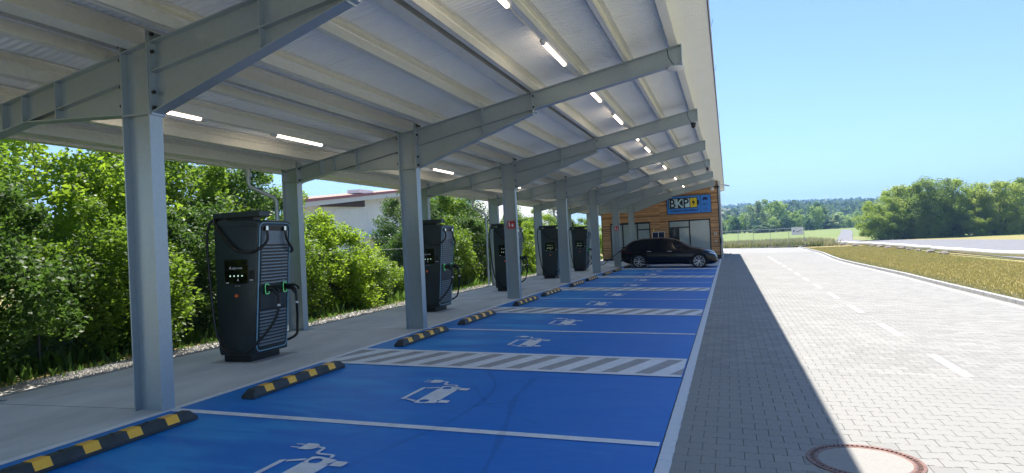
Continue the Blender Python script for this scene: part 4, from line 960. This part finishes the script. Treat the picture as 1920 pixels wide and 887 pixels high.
    q = MB(); q.prism([(1.02, 1.47), (1.20, 1.50), (1.06, 1.545)], -.02, .02); ob('antenna_fin', q.mesh('antenna_fin', M['black']), t)
    q = MB(); q.box(4.50, 4.715, -.62, .62, .20, .235); ob('front_lip', q.mesh('front_lip', M['rim'], bevel=.01), t)
    q = MB(); q.box(4.58, 4.70, -.45, .45, .30, .42); ob('grille', q.mesh('grille', M['black'], bevel=.01), t)
    q = MB(); q.box(-.012, .02, -.26, .26, .62, .73); ob('number_plate', q.mesh('number_plate', M['sticker']), t)
    q = MB(); q.box(-.02, .2, -.7, .7, .36, .42); ob('rear_bumper', q.mesh('rear_bumper', M['black'], bevel=.01), t)
    for wx in (.95, 3.85):
        for sy in (-1, 1):
            w = ob('wheel', None, t, (wx, sy * .82, .36))
            q = MB(); q.lathe([(.25, -.105 * sy), (.33, -.11 * sy), (.356, -.08 * sy), (.36, 0), (.356, .08 * sy), (.33, .11 * sy), (.25, .105 * sy)], (0, 0, 0), 'y', 36); ob('tyre', q.mesh('tyre', M['tyre'], smooth=50), w)
            q = MB(); q.cyl((0, .02 * sy, 0), 'y', .245, .05, 28); ob('brake_disc', q.mesh('brake_disc', M['black']), w)
            q = MB(); q.lathe([(.250, .06 * sy), (.260, .10 * sy), (.260, .108 * sy), (.25, .108 * sy), (.250, .09 * sy)], (0, 0, 0), 'y', 36)
            for i in range(5):
                for da in (-.17, .17):
                    a0 = 2 * PI * i / 5 + PI / 2; a1 = a0 + da * 1.6; c0, s0, c1, s1_ = math.cos(a0 + da * .4), math.sin(a0 + da * .4), math.cos(a1), math.sin(a1)
                    p0 = Vector((c0 * .05, .085 * sy, s0 * .05)); p1 = Vector((c1 * .25, .105 * sy, s1_ * .25)); d = (p1 - p0).normalized(); sd_ = Vector((-d.z, 0, d.x)); wd = .014
                    yv = Vector((0, .012 * sy, 0))
                    q.add([p0 - sd_ * wd * .7 - yv, p0 + sd_ * wd * .7 - yv, p1 + sd_ * wd - yv, p1 - sd_ * wd - yv, p0 - sd_ * wd * .7 + yv, p0 + sd_ * wd * .7 + yv, p1 + sd_ * wd + yv, p1 - sd_ * wd + yv], [(0, 3, 2, 1), (4, 5, 6, 7), (0, 1, 5, 4), (1, 2, 6, 5), (2, 3, 7, 6), (3, 0, 4, 7)])
            q.cyl((0, .09 * sy, 0), 'y', .045, .04, 16); ob('rim', q.mesh('rim', M['rim']), w)
    return t
car = make_car(); car.location = (.22, 30.12, gz(2.5) + .035); car.scale = (1.02, 1.0, 1.0); car.rotation_euler = (0, -tilt * 1.0, 0)
t = thing('charging_cable', 'black charging cable hanging from the farthest charger to the rear corner of the parked car', 'cable', (0, 0, 0))
q = MB(); q.tube(bez([(-1.25, 28.1, 1.0), (-.95, 28.2, .45), (-.6, 28.7, .22), (-.3, 29.0, .45), (.05, 29.15, .72), (.26, 29.19, .86)]), .02, 8); ob('cable', q.mesh('cable', M['black'], smooth=60), t)
q = MB(); q.tube([(.24, 29.14, .84), (.34, 29.22, .90)], [.045, .05], 10); ob('plug', q.mesh('plug', M['black']), t)

# ------------------------------------------------------------------ background buildings (left)
def wx(u): return u
shed = thing('warehouse', 'pale grey clad warehouse with a red roof verge behind the hedge', 'warehouse', (-18, 36, 0))
X = -18.0
q = MB(); Yc = np.arange(27.5, 52, .25); vs = []
for i, y in enumerate(Yc):
    zt = 4.95 + (y - 31.3) * .104 - .25; d = .03 if i % 2 else 0
    vs += [(X + d, y, 0), (X + d, y, zt)]
q.add(vs, [(2 * i, 2 * i + 2, 2 * i + 3, 2 * i + 1) for i in range(len(Yc) - 1)])
o_ = ob('cladding', q.mesh('cladding', M['clad']), shed, (18, -36, 0))
q = MB(); zt = lambda y: 4.92 + (y - 31.3) * .104
q.prism([(26.5, zt(26.5) - .05), (53, zt(53) - .05), (53, zt(53) + .12), (26.5, zt(26.5) + .12)], X + .9, X + 1.0, 'x'); ob('roof_verge', q.mesh('roof_verge', M['roofred']), shed, (18, -36, 0))
q = MB(); q.prism([(26.5, zt(26.5) - .33), (39, zt(39) - .33), (39, zt(39) - .055), (26.5, zt(26.5) - .055)], X + .85, X + .9, 'x'); ob('verge_board', q.mesh('verge_board', M['trim']), shed, (18, -36, 0))
q = MB(); q.prism([(26.5, zt(26.5)), (53, zt(53)), (53, zt(53) + .1), (26.5, zt(26.5) + .1)], X - 12, X + .9, 'x'); ob('roof', q.mesh('roof', M['tile']), shed, (18, -36, 0))
q = MB(); q.prism([(30.0, 4.35), (34.9, 4.5), (34.9, 5.03), (30.0, 4.6)], X + .05, X + .3, 'x'); ob('eaves_opening', q.mesh('eaves_opening', M['brown']), shed, (18, -36, 0))
q = MB(); q.box(X + .1, X + .7, 35.3, 42, 2.32, 2.45); ob('awning', q.mesh('awning', M['clad']), shed, (18, -36, 0)); q = MB(); q.box(X + .02, X + .1, 36.4, 42, 1.4, 2.3); ob('opening', q.mesh('opening', M['brown']), shed, (18, -36, 0))
q = MB(); q.box(X - 1.2, X - .2, 35.2, 37, 5.5, 5.75); ob('rooflight', q.mesh('rooflight', M['clad']), shed, (18, -36, 0))
q = MB(); q.box(X + .95, X + 1.1, 39.2, 53, zt(41) - .95, zt(41) - .25); ob('sheet_panel', q.mesh('sheet_panel', M['signpale']), shed, (18, -36, 0))
barn = thing('grey_roofed_barn', 'distant barn with a blue grey pitched roof seen between the far columns', 'barn', (-18, 62, 0))
q = MB(); q.box(-7, 7, -4, 4, 0, 3.2); ob('wall', q.mesh('wall', M['clad']), barn); q = MB(); q.add([(-7.5, -5, 3.0), (7.5, -5, 3.0), (7.5, 0, 6.2), (-7.5, 0, 6.2), (7.5, 5, 3.0), (-7.5, 5, 3.0)], [(0, 1, 2, 3), (3, 2, 4, 5)]); ob('roof', q.mesh('roof', M['greyroof']), barn); q = MB(); q.box(-7.01, -6.99, -3.9, 3.9, 3.2, 4); barn.rotation_euler = (0, 0, .5)

# ------------------------------------------------------------------ vegetation
def leaves(n, centers, rad, size, seed, flat=.35, aspect=.55):
    r = np.random.default_rng(seed); idx = r.integers(0, len(centers), n); c = np.asarray(centers)[idx]; rr = np.asarray(rad)[idx]
    d = r.normal(size=(n, 3)); d /= np.linalg.norm(d, axis=1)[:, None]; p = c + d * (rr * r.random(n) ** .45)[:, None] * np.array([1, 1, .85])
    u = r.normal(size=(n, 3)); u[:, 2] *= .6; u /= np.linalg.norm(u, axis=1)[:, None]
    nn = r.normal(size=(n, 3)) + np.array([0, 0, flat * 2]) + d * .6; v = np.cross(nn, u); v /= np.linalg.norm(v, axis=1)[:, None]
    s = size * r.uniform(.6, 1.35, n)[:, None]; a = p - u * s * .5; b = p + u * s * .5; m1 = p + v * s * aspect * .5 + u * s * .05; m2 = p - v * s * aspect * .5 + u * s * .05
    return np.stack([a, m2, b, m1], 1)
def stems(base, centers, r0, n, seed, mb=None):
    rs = random.Random(seed); q = mb or MB()
    cs = sorted(centers, key=lambda c: rs.random())[:n]
    for c in cs:
        a = Vector(base) + Vector((rs.uniform(-.1, .1), rs.uniform(-.1, .1), 0)); c = Vector(c); m = a.lerp(c, .5) + Vector((rs.uniform(-.15, .15), rs.uniform(-.15, .15), rs.uniform(0, .2)))
        q.tube(bez([a, m, a.lerp(c, .92)], 5), [r0 * (1 - .9 * i / 8) for i in range(9)], 5)
    return q
def shrub_proto(name, H, R, nl, size, seed, leafm, low=.15, ncl=60, top=1.0, spread=.42, label='', cat='bush', group=None, stemr=.03, trunk=False, aspect=.55, clr=.42):
    rs = np.random.default_rng(seed); cs = []; 
    while len(cs) < ncl:
        x, y, z = rs.uniform(-1, 1), rs.uniform(-1, 1), rs.uniform(0, 1)
        prof = (math.sin(PI * min(max((z + .12) / 1.12, 0), 1) ** .8)) ** .6
        if x * x + y * y < prof ** 2 * (1 + .25 * math.sin(7 * math.atan2(y, x) + seed)): cs.append((x * R, y * R, low * H + z * (H * (1 - low)) * top))
    rad = rs.uniform(.55, 1.3, ncl) * clr
    t = thing(name, label, cat, (0, 0, 0), group)
    ob('foliage', quads_mesh('foliage', leaves(nl, cs, rad, size, seed, aspect=aspect), leafm), t, kind=None)
    q = stems((0, 0, 0), cs, stemr, 14, seed)
    if trunk: q.tube([(0, 0, -.2), (.05, 0, H * .3), (0, .05, H * .52)], [stemr * 3.2, stemr * 2.2, stemr * .6], 8)
    ob('trunk' if trunk else 'stems', q.mesh('stems', M['bark'], smooth=60), t)
    return t
used = {}
def place(proto, label, loc, rz, sc):
    if proto.name not in used: used[proto.name] = 1; proto.location = loc; proto.rotation_euler = (0, 0, rz); proto.scale = sc if isinstance(sc, tuple) else (sc,) * 3; proto['label'] = label; return proto
    return copy_thing(proto, label, loc, rz, sc)
hp = [shrub_proto('hedge_bush', 3.0, 1.5, 27000, .088, 11 + i, M[m], .02, 85, clr=.40, group='bushes of the hedge behind the canopy') for i, m in enumerate(('leaf', 'leafy', 'leafd'))]
tp = [shrub_proto('hedge_tree', 5.4, 1.9, 25000, .115, 31 + i, M[m], .12, 95, clr=.50, trunk=True, cat='tree', group='small trees of the hedge behind the canopy') for i, m in enumerate(('leaf', 'leafy', 'leafd'))]
hl = [  # (proto idx, x, y, scale, label)
 (2, -4.9, 1.2, 1.0, 'dark leafy bush at the left edge of the photo, left of the first column'), (0, -5.0, 3.6, .95, 'leafy bush right behind the foot of the first column'), (2, -5.1, 5.9, 1.0, 'dark bush behind the nearest charger'),
 (0, -5.1, 8.4, .9, 'leafy bush just right of the nearest charger'), (1, -5.2, 10.8, .96, 'yellow green bush below the left end of the warehouse'), (0, -5.5, 12.3, .55, 'low bush below the middle of the warehouse wall'),
 (1, -5.8, 14.2, .52, 'yellow green low bush left of the second charger'), (2, -5.4, 17.4, .92, 'dark bush right behind the second charger'), (0, -5.4, 19.3, 1.0, 'leafy bush between the second and third chargers'),
 (2, -5.3, 22.2, 1.0, 'dark bush left of the third charger'), (0, -5.4, 25.2, .98, 'green bush behind the third charger'), (1, -5.4, 28.6, .95, 'bright yellow green bush below the grey barn roof'),
 (1, -5.6, 32.2, .98, 'bright bush left of the fourth charger'), (0, -5.6, 36.5, 1.02, 'green bush behind the fourth charger'), (2, -5.6, 41, 1.08, 'dark bush behind the farthest charger'), (0, -5.8, 46, 1.1, 'green bush at the left corner of the timber building'),
 (1, -5.8, 52, 1.1, 'bright bush beyond the left side of the timber building'), (0, -5.0, -1.2, 1.0, 'leafy bush left of the photo edge, before the first column')]
for i, (p_, x, y, s_, lab) in enumerate(hl):
    wd = 1.0 if s_ > .7 else 1.75
    place(hp[p_], lab, (x, y, -.05), i * 1.9, (s_ * wd * random.uniform(.95, 1.1), s_ * wd * random.uniform(1.0, 1.15), s_ * random.uniform(.94, 1.06)))
for i, (x, y, s_, lab) in enumerate([(-8.6, 13.5, .62, 'low bush close under the left part of the warehouse wall'), (-8.9, 16.6, .66, 'low bush close under the right part of the warehouse wall'), (-8.4, 19.4, .7, 'low bush in the second row, left of the second charger'), (-8.0, 31.0, .8, 'bush in the second row below the grey barn'), (-8.2, 35.0, .8, 'bush in the second row right of the grey barn')]):
    place(hp[i % 3], lab, (x, y, -.05), i * 1.3 + .5, (s_ * 1.5, s_ * 1.5, s_))
hl2 = [(0, -7.2, 1.4, 1.0, 'tall leafy tree over the hedge at the left edge'), (1, -7.0, 4.4, .98, 'tall light green tree seen right of the first column'), (0, -7.4, 7.4, 1.0, 'tall leafy tree above the nearest charger'), (2, -7.2, 10.2, .93, 'darker tree behind the rear column beside the nearest charger'),
 (1, -7.6, 11.9, .78, 'thin topped tree against the sky left of the warehouse roof'), (2, -7.6, 21.4, .84, 'dark tree at the right end of the warehouse'), (0, -7.6, 23.8, .92, 'leafy tree over the hedge behind the second charger'), (2, -7.6, 27.0, .86, 'dark tree over the hedge behind the third charger'),
 (0, -8.4, 39.5, .78, 'leafy tree over the hedge behind the fourth charger'), (1, -8.4, 45, .8, 'light green tree over the hedge behind the farthest charger'), (2, -8.4, 51, .86, 'dark tree left of the timber building'), (0, -7.4, -2.2, 1.0, 'tall leafy tree out at the very left of the hedge')]
for i, (p_, x, y, s_, lab) in enumerate(hl2): place(tp[p_], lab, (x, y, -.1), i * 2.3 + .4, (s_, s_, s_))
# low weeds along the gravel
def tufts(name, n, fx_, size, m, hgt, seed, label=None, w=.012, parent=None):
    r = np.random.default_rng(seed); P = fx_(r, n); a = r.uniform(0, 2 * PI, n); h = hgt * r.uniform(.4, 1.2, n); lean = r.normal(size=(n, 2)) * .25 * h[:, None]
    ww = w * r.uniform(.6, 1.4, n); dx = np.cos(a) * ww; dy = np.sin(a) * ww
    b0 = P + np.stack([dx, dy, 0 * a], 1); b1 = P - np.stack([dx, dy, 0 * a], 1); m0 = P + np.stack([lean[:, 0] * .4 + dx * .7, lean[:, 1] * .4 + dy * .7, h * .6], 1); tip = P + np.stack([lean[:, 0], lean[:, 1], h], 1)
    return ob(name, quads_mesh(name, np.stack([b1, b0, m0, tip], 1), m), kind='stuff')
tufts('verge_weeds', 2600, lambda r, n: np.stack([-3.75 + .25 * np.abs(r.normal(size=n)) - .3 * r.random(n), r.uniform(-1, 45, n), np.full(n, -.04)], 1), 0, M['leafd'], .13, 5, w=.02)
# chain-link fence in front of the hedge
tufts('undergrowth', 30000, lambda r, n: np.stack([-3.9 - 8 * r.random(n), r.uniform(-3, 48, n), np.full(n, -.05)], 1), 0, M['leafd'], .30, 15, w=.05)
fn = thing('chain_link_fence', 'grey chain link fence standing in the hedge behind the canopy', 'fence', (-4.5, 0, 0))
q = MB(); L0, L1, Hf, cs_ = -4, 44, 1.55, .07
for y in np.arange(L0 - Hf, L1, cs_):
    for sg_ in (1, -1):
        ya = y if sg_ > 0 else y + Hf; yb = ya + sg_ * Hf
        q.add([(0, ya, .02), (0, ya + .004, .02), (0, yb + .004, .02 + Hf), (0, yb, .02 + Hf)], [(0, 1, 2, 3)])
ob('wire_mesh', q.mesh('wire_mesh', M['oldwire'], fix=False), fn, kind='stuff')
q = MB(); q.cyl((0, 0, .8), 'z', .022, 1.6, 10); pm = q.mesh('post', M['oldwire'], smooth=50)
for y in np.arange(-3, 44, 2.5): ob('post', pm, fn, (0.02, y, 0))
q = MB(); q.tube([(0.01, -4, Hf), (0.01, 44, Hf)], .006, 6); ob('top_wire', q.mesh('top_wire', M['wire']), fn)

# right-hand trees beside the road
rp_ = [shrub_proto('roadside_tree', 8.2, 3.6, 42000, .19, 61 + i, M[m], .0, 120, clr=.95, stemr=.07, trunk=True, cat='tree', group='trees right of the road', aspect=.6) for i, m in enumerate(('leafr', 'leafr2', 'leafr3'))]
rl = [(0, 24.2, 91, .72, 'leftmost tree of the dense group right of the lane, leaning over the dry grass'), (1, 27.2, 94, .95, 'second tree from the left in the dense group right of the lane'), (2, 30.5, 92, 1.0, 'tallest tree of the dense group right of the lane'), (0, 34.0, 94, .95, 'fourth tree from the left in the dense group right of the lane'),
 (1, 37.5, 92, .9, 'bright tree at the right of the dense group right of the lane'), (2, 42, 95, .95, 'tree near the right edge of the photo'), (0, 47, 93, 1.0, 'tree at the far right edge of the photo'), (1, 52, 95, 1.0, 'tree beyond the right edge of the group'), (2, 57, 93, 1.0, 'last tree to the right of the group'), (1, 29.0, 90.2, .42, 'low bush at the foot of the dense group right of the lane'), (0, 34.5, 90, .45, 'low bush under the tall trees right of the lane')]
for i, (p_, x, y, s_, lab) in enumerate(rl): place(rp_[p_], lab, (x, y, Z0 - .1), i * 1.3, s_)
# mid-distance trees: position from a viewing direction (photo x) and a distance
def at(u, dist):
    d = W_ + R_ * ((u - 960) / 1265.21); d = Vector((d.x, d.y, 0)).normalized(); p = Vector((CAM.x, CAM.y, 0)) + d * dist; return p.x, p.y
mp_ = [shrub_proto('field_tree', 9, 3.6, 4200, .55, 81 + i, M[m], .02, 60, clr=1.2, stemr=.08, trunk=True, cat='tree', group='trees in the meadow beyond the fence', aspect=.7) for i, m in enumerate(('leafm', 'leafmd', 'leafs', 'leafm'))]
ml = [(2, 1350, 190, .55, .6, 'pale shrub just right of the timber building'), (1, 1381, 200, .42, .62, 'small dark tree left of the tall birch'), (3, 1397, 205, .55, .72, 'light green tree just left of the tall birch'), (2, 1421, 200, .80, 1.02, 'tall drooping pale birch in the meadow'), (0, 1440, 210, .85, 1.10, 'tall tree directly behind the birch'), (3, 1462, 205, .85, 1.08, 'tall tree right of the birch'),
 (1, 1433, 185, .8, .30, 'dark rounded hedge at the foot of the birch'), (3, 1452, 190, .5, .5, 'small green tree between the birch and the white sign'), (1, 1475, 190, .45, .55, 'dark tree behind the white sign'), (0, 1491, 195, .5, .62, 'green tree just above the white sign'), (1, 1518, 190, .42, .42, 'dark bush right of the white sign'),
 (1, 1536, 215, .95, .98, 'large dark crowned tree in the middle of the meadow edge'), (3, 1531, 200, .55, .8, 'bright green tree in front of the large dark tree'), (1, 1549, 205, .6, .5, 'dark bush beside the bright green tree'), (2, 1567, 205, .72, .48, 'round silvery bush near the end of the lane'), (0, 1590, 230, .5, .4, 'small green bush at the end of the lane'), (0, 1607, 240, .8, .6, 'green tree left of the dense roadside group'),
 (0, 1502, 230, .8, .75, 'mid green tree behind the white sign'), (3, 1575, 260, 1.0, .7, 'pale green tree on the slope above the lane'), (0, 1370, 230, .8, .7, 'green tree left of the birch, farther back')]
for i, (p_, u, d, sw, shh, lab) in enumerate(ml):
    x, y = at(u, d); place(mp_[p_], lab, (x, y, rise(x, y) - .3), i * 1.7, (sw, sw, shh))
# forested hillside
def forest():
    r = np.random.default_rng(99); out = []; rr = random.Random(4)
    N_ = 5600; k = 0
    while k < N_:
        ang = rr.uniform(-.12, .62); d = 330 + 640 * rr.random() ** .8
        x, y = CAM.x + math.sin(ang) * d, CAM.y + math.cos(ang) * d
        dens = noise.noise(Vector((x / 70, y / 70, 3)))
        if dens < -.28 and d < 620: k += 1; continue
        z = rise(x, y); H = rr.uniform(8, 14); con = noise.noise(Vector((x / 90, y / 90, 9))) > .3 and d > 640
        nq = 46; 
        if con:
            tz = r.random(nq) ** .8; rad = (1 - tz) * H * .22 + .2; a = r.uniform(0, 2 * PI, nq); P = np.stack([np.cos(a) * rad, np.sin(a) * rad, tz * H * 1.08], 1); sz_ = 1.5
        else:
            dd = r.normal(size=(nq, 3)); dd /= np.linalg.norm(dd, axis=1)[:, None]; P = dd * np.array([H * .42, H * .42, H * .46]) * (r.random(nq) ** .25)[:, None] + np.array([0, 0, H * .5]); sz_ = 2.4
        P = P + np.array([x, y, z]); u = r.normal(size=(nq, 3)); u /= np.linalg.norm(u, axis=1)[:, None]; w = r.normal(size=(nq, 3)) + np.array([0, 0, .5]); v = np.cross(w, u); v /= np.linalg.norm(v, axis=1)[:, None]
        s = sz_ * r.uniform(.6, 1.2, nq)[:, None]; out.append(np.stack([P - u * s * .6, P - v * s * .5, P + u * s * .6, P + v * s * .5], 1)); k += 1
    return np.concatenate(out)
ob('forest_hillside', quads_mesh('forest_hillside', forest(), M['forest']), kind='stuff', label='wooded hillside on the horizon', cat='forest')
# dry grass between kerb and pipe, and tall weeds beyond the fence
tufts('verge_grass', 85000, lambda r, n: (lambda y: np.stack([np.array([kx(v) for v in y]) + .1 + r.random(n) ** 1.0 * 5.8, y, np.full(n, Z0 + .0)], 1))(10 + 56 * r.random(n) ** 1.2), 0, M['grassdry'], .075, 6, w=.014)
tufts('tall_weeds', 15000, lambda r, n: (lambda y, x: np.stack([x, y, np.array([rise(a, b) for a, b in zip(x, y)])], 1))(71.9 + 22 * r.random(n) ** 1.2, r.uniform(3, 16.5, n)), 0, M['tallgrass'], .75, 8, w=.03)
tufts('green_weeds', 14000, lambda r, n: (lambda y, x: np.stack([x, y, np.array([rise(a, b) for a, b in zip(x, y)])], 1))(71.6 + 16 * r.random(n), r.uniform(3, 15, n)), 0, M['grassgreen'], .6, 9, w=.05)

# lanes right
q = MB(); zl = Z0 + .012
def lane(pts, name):
    q = MB(); n_ = len(pts[0]); L_, R2 = pts
    vs = [(x, y, max(rise(x, y), Z0 - .02) + .04) for x, y in L_] + [(x, y, max(rise(x, y), Z0 - .02) + .04) for x, y in R2]
    q.add(vs, [(i, n_ + i, n_ + i + 1, i + 1) for i in range(n_ - 1)]); ob(name, q.mesh(name, M['asphalt'], fix=True), kind='structure')
lane(([(18.6, 30), (18.7, 46), (18.8, 60), (18.3, 72), (16.8, 81)], [(45, 30), (38, 46), (31, 60), (28, 78), (24, 89)]), 'side_road')
a_, b_ = at(1577, 150), at(1599, 150); c_, d2 = at(1568, 105), at(1598, 105); e_, f_ = at(1578, 175), at(1594, 175)
lane(([(16.8, 80.8), c_, a_, e_], [(22.0, 88.5), d2, b_, f_]), 'field_lane')
# white pipe on rubble
pp = thing('long_pipe', 'long white pipe lying on stones along the grass verge right of the road', 'pipe', (0, 0, 0))
PPts = [(18.3, 22), (18.35, 30), (18.1, 38), (18.05, 44), (18.3, 52), (18.2, 58), (18.1, 63), (17.3, 71), (16.2, 78), (15.2, 83)]
for i in range(len(PPts) - 1):
    (xa, ya), (xb, yb) = PPts[i], PPts[i + 1]; q = MB(); dz = .03 * (i % 2)
    q.tube([(xa, ya + .02, Z0 + .26 + dz), ((xa + xb) / 2 + .05, (ya + yb) / 2, Z0 + .23), (xb, yb - .02, Z0 + .25)], .14, 12); ob('pipe_length', q.mesh('pipe_length', M['roll'], smooth=60), pp)
rr = random.Random(12); rk = thing('rubble_stone', '', 'stone', (0, 0, 0), 'stones under the white pipe')
bmx = bmesh.new(); bmesh.ops.create_icosphere(bmx, subdivisions=2, radius=.2)
for v in bmx.verts: v.co *= 1 + .35 * noise.noise(v.co * 6); v.co.z *= .55
sm = bpy.data.meshes.new('stone'); bmx.to_mesh(sm); bmx.free(); sm.materials.append(M['rock']); ob('stone_body', sm, rk)
for i, (x, y) in enumerate([(17.75, 40.5), (17.7, 43.2), (17.8, 46.5), (17.9, 49), (18.0, 52), (17.8, 55.5), (17.85, 59), (17.9, 62), (17.3, 67), (16.9, 72)]):
    lab = '%s brown rubble stone from the right supporting the long white pipe' % ['first', 'second', 'third', 'fourth', 'fifth', 'sixth', 'seventh', 'eighth', 'ninth', 'tenth'][i]
    if i == 0: rk.location = (x, y, Z0 + .05); rk['label'] = lab; rk.scale = (1.5, 1.6, 1)
    else: copy_thing(rk, lab, (x, y, Z0 + .05), rr.uniform(0, 6), rr.uniform(.9, 1.6))
bmx = bmesh.new(); bmesh.ops.create_icosphere(bmx, subdivisions=3, radius=1)
for v in bmx.verts: v.co *= 1 + .25 * noise.noise(v.co * 2.5); v.co.z *= .28
sm = bpy.data.meshes.new('mound'); bmx.to_mesh(sm); bmx.free(); sm.materials.append(M['rock']); ob('earth_mound', sm, None, (13.9, 73.5, Z0 + .1), 'low brown heap of earth at the end of the kerb beside the fence', 'mound')
# construction fence across the end
ff = thing('site_fence', 'thin metal mesh fence closing the end of the paved road', 'fence', (0, 0, 0))
fx0 = [1.4, 4.85, 8.2, 11.55, 13.2]; FY = 71.5
q = MB(); q.tube([(0, 0, 0), (0, 0, 2.0)], .022, 8); pm = q.mesh('post', M['wire'], smooth=50)
for x in (1.4, 4.85, 6.6, 8.15, 9.85, 11.7, 13.2): ob('post', pm, ff, (x, FY, -.30))
q = MB(); q.box(-.3, .3, -.1, .1, 0, .12); fm_ = q.mesh('foot', M['rock'])
for x in (4.85, 8.15, 9.85, 11.7, 13.2): ob('foot', fm_, ff, (x, FY, -.36))
for a, b in zip((1.4, 4.85, 8.15, 11.7), (4.85, 8.15, 11.7, 13.2)):
    for zz in (1.68, -.18): q = MB(); q.tube([(a, FY, zz), (b, FY, zz)], .02, 6); ob('rail', q.mesh('rail', M['wire']), ff)
    q = MB()
    for x in np.arange(a + .15, b, .15): q.add([(x, FY, -.18), (x + .006, FY, -.18), (x + .006, FY, 1.68), (x, FY, 1.68)], [(0, 1, 2, 3)])
    ob('wire_mesh', q.mesh('wire_mesh', M['wire'], fix=False), ff, kind='stuff')
t = thing('site_sign', 'white banner with a black mark hanging on the mesh fence', 'sign', (12.55, FY - .05, 1.35)); q = MB(); q.box(-.58, .58, -.01, .01, -.40, .42); ob('banner', q.mesh('banner', M['sticker']), t)
q = MB(); q.prism([(-.42, -.06), (-.30, -.08), (-.28, .08), (-.40, .10)], -.016, -.011); q.prism([(-.28, .08), (-.1, .16), (-.1, .13), (-.27, .05)], -.016, -.011); q.prism([(-.15, -.06), (.05, -.02), (.40, .15), (.38, .10), (.08, -.07), (-.12, -.10)], -.016, -.011); ob('printed_mark', q.mesh('printed_mark', M['signnavy']), t)
# haze
HZ = 1
if HZ:
    q = MB(); q.box(-1900, 1400, -320, 2700, -3, 130); me = q.mesh('haze', []) if False else None
    me = bpy.data.meshes.new('haze'); me.from_pydata(q.v, [], q.f)
    m = bpy.data.materials.new('haze'); m.use_nodes = True; nt = m.node_tree; nt.nodes.clear(); o_ = nt.nodes.new('ShaderNodeOutputMaterial'); v = nt.nodes.new('ShaderNodeVolumePrincipled')
    v.inputs['Color'].default_value = (.33, .58, 1, 1); v.inputs['Density'].default_value = .0006; v.inputs['Anisotropy'].default_value = .2; nt.links.new(v.outputs[0], o_.inputs['Volume']); me.materials.append(m)
    ob('haze', me, kind='stuff')
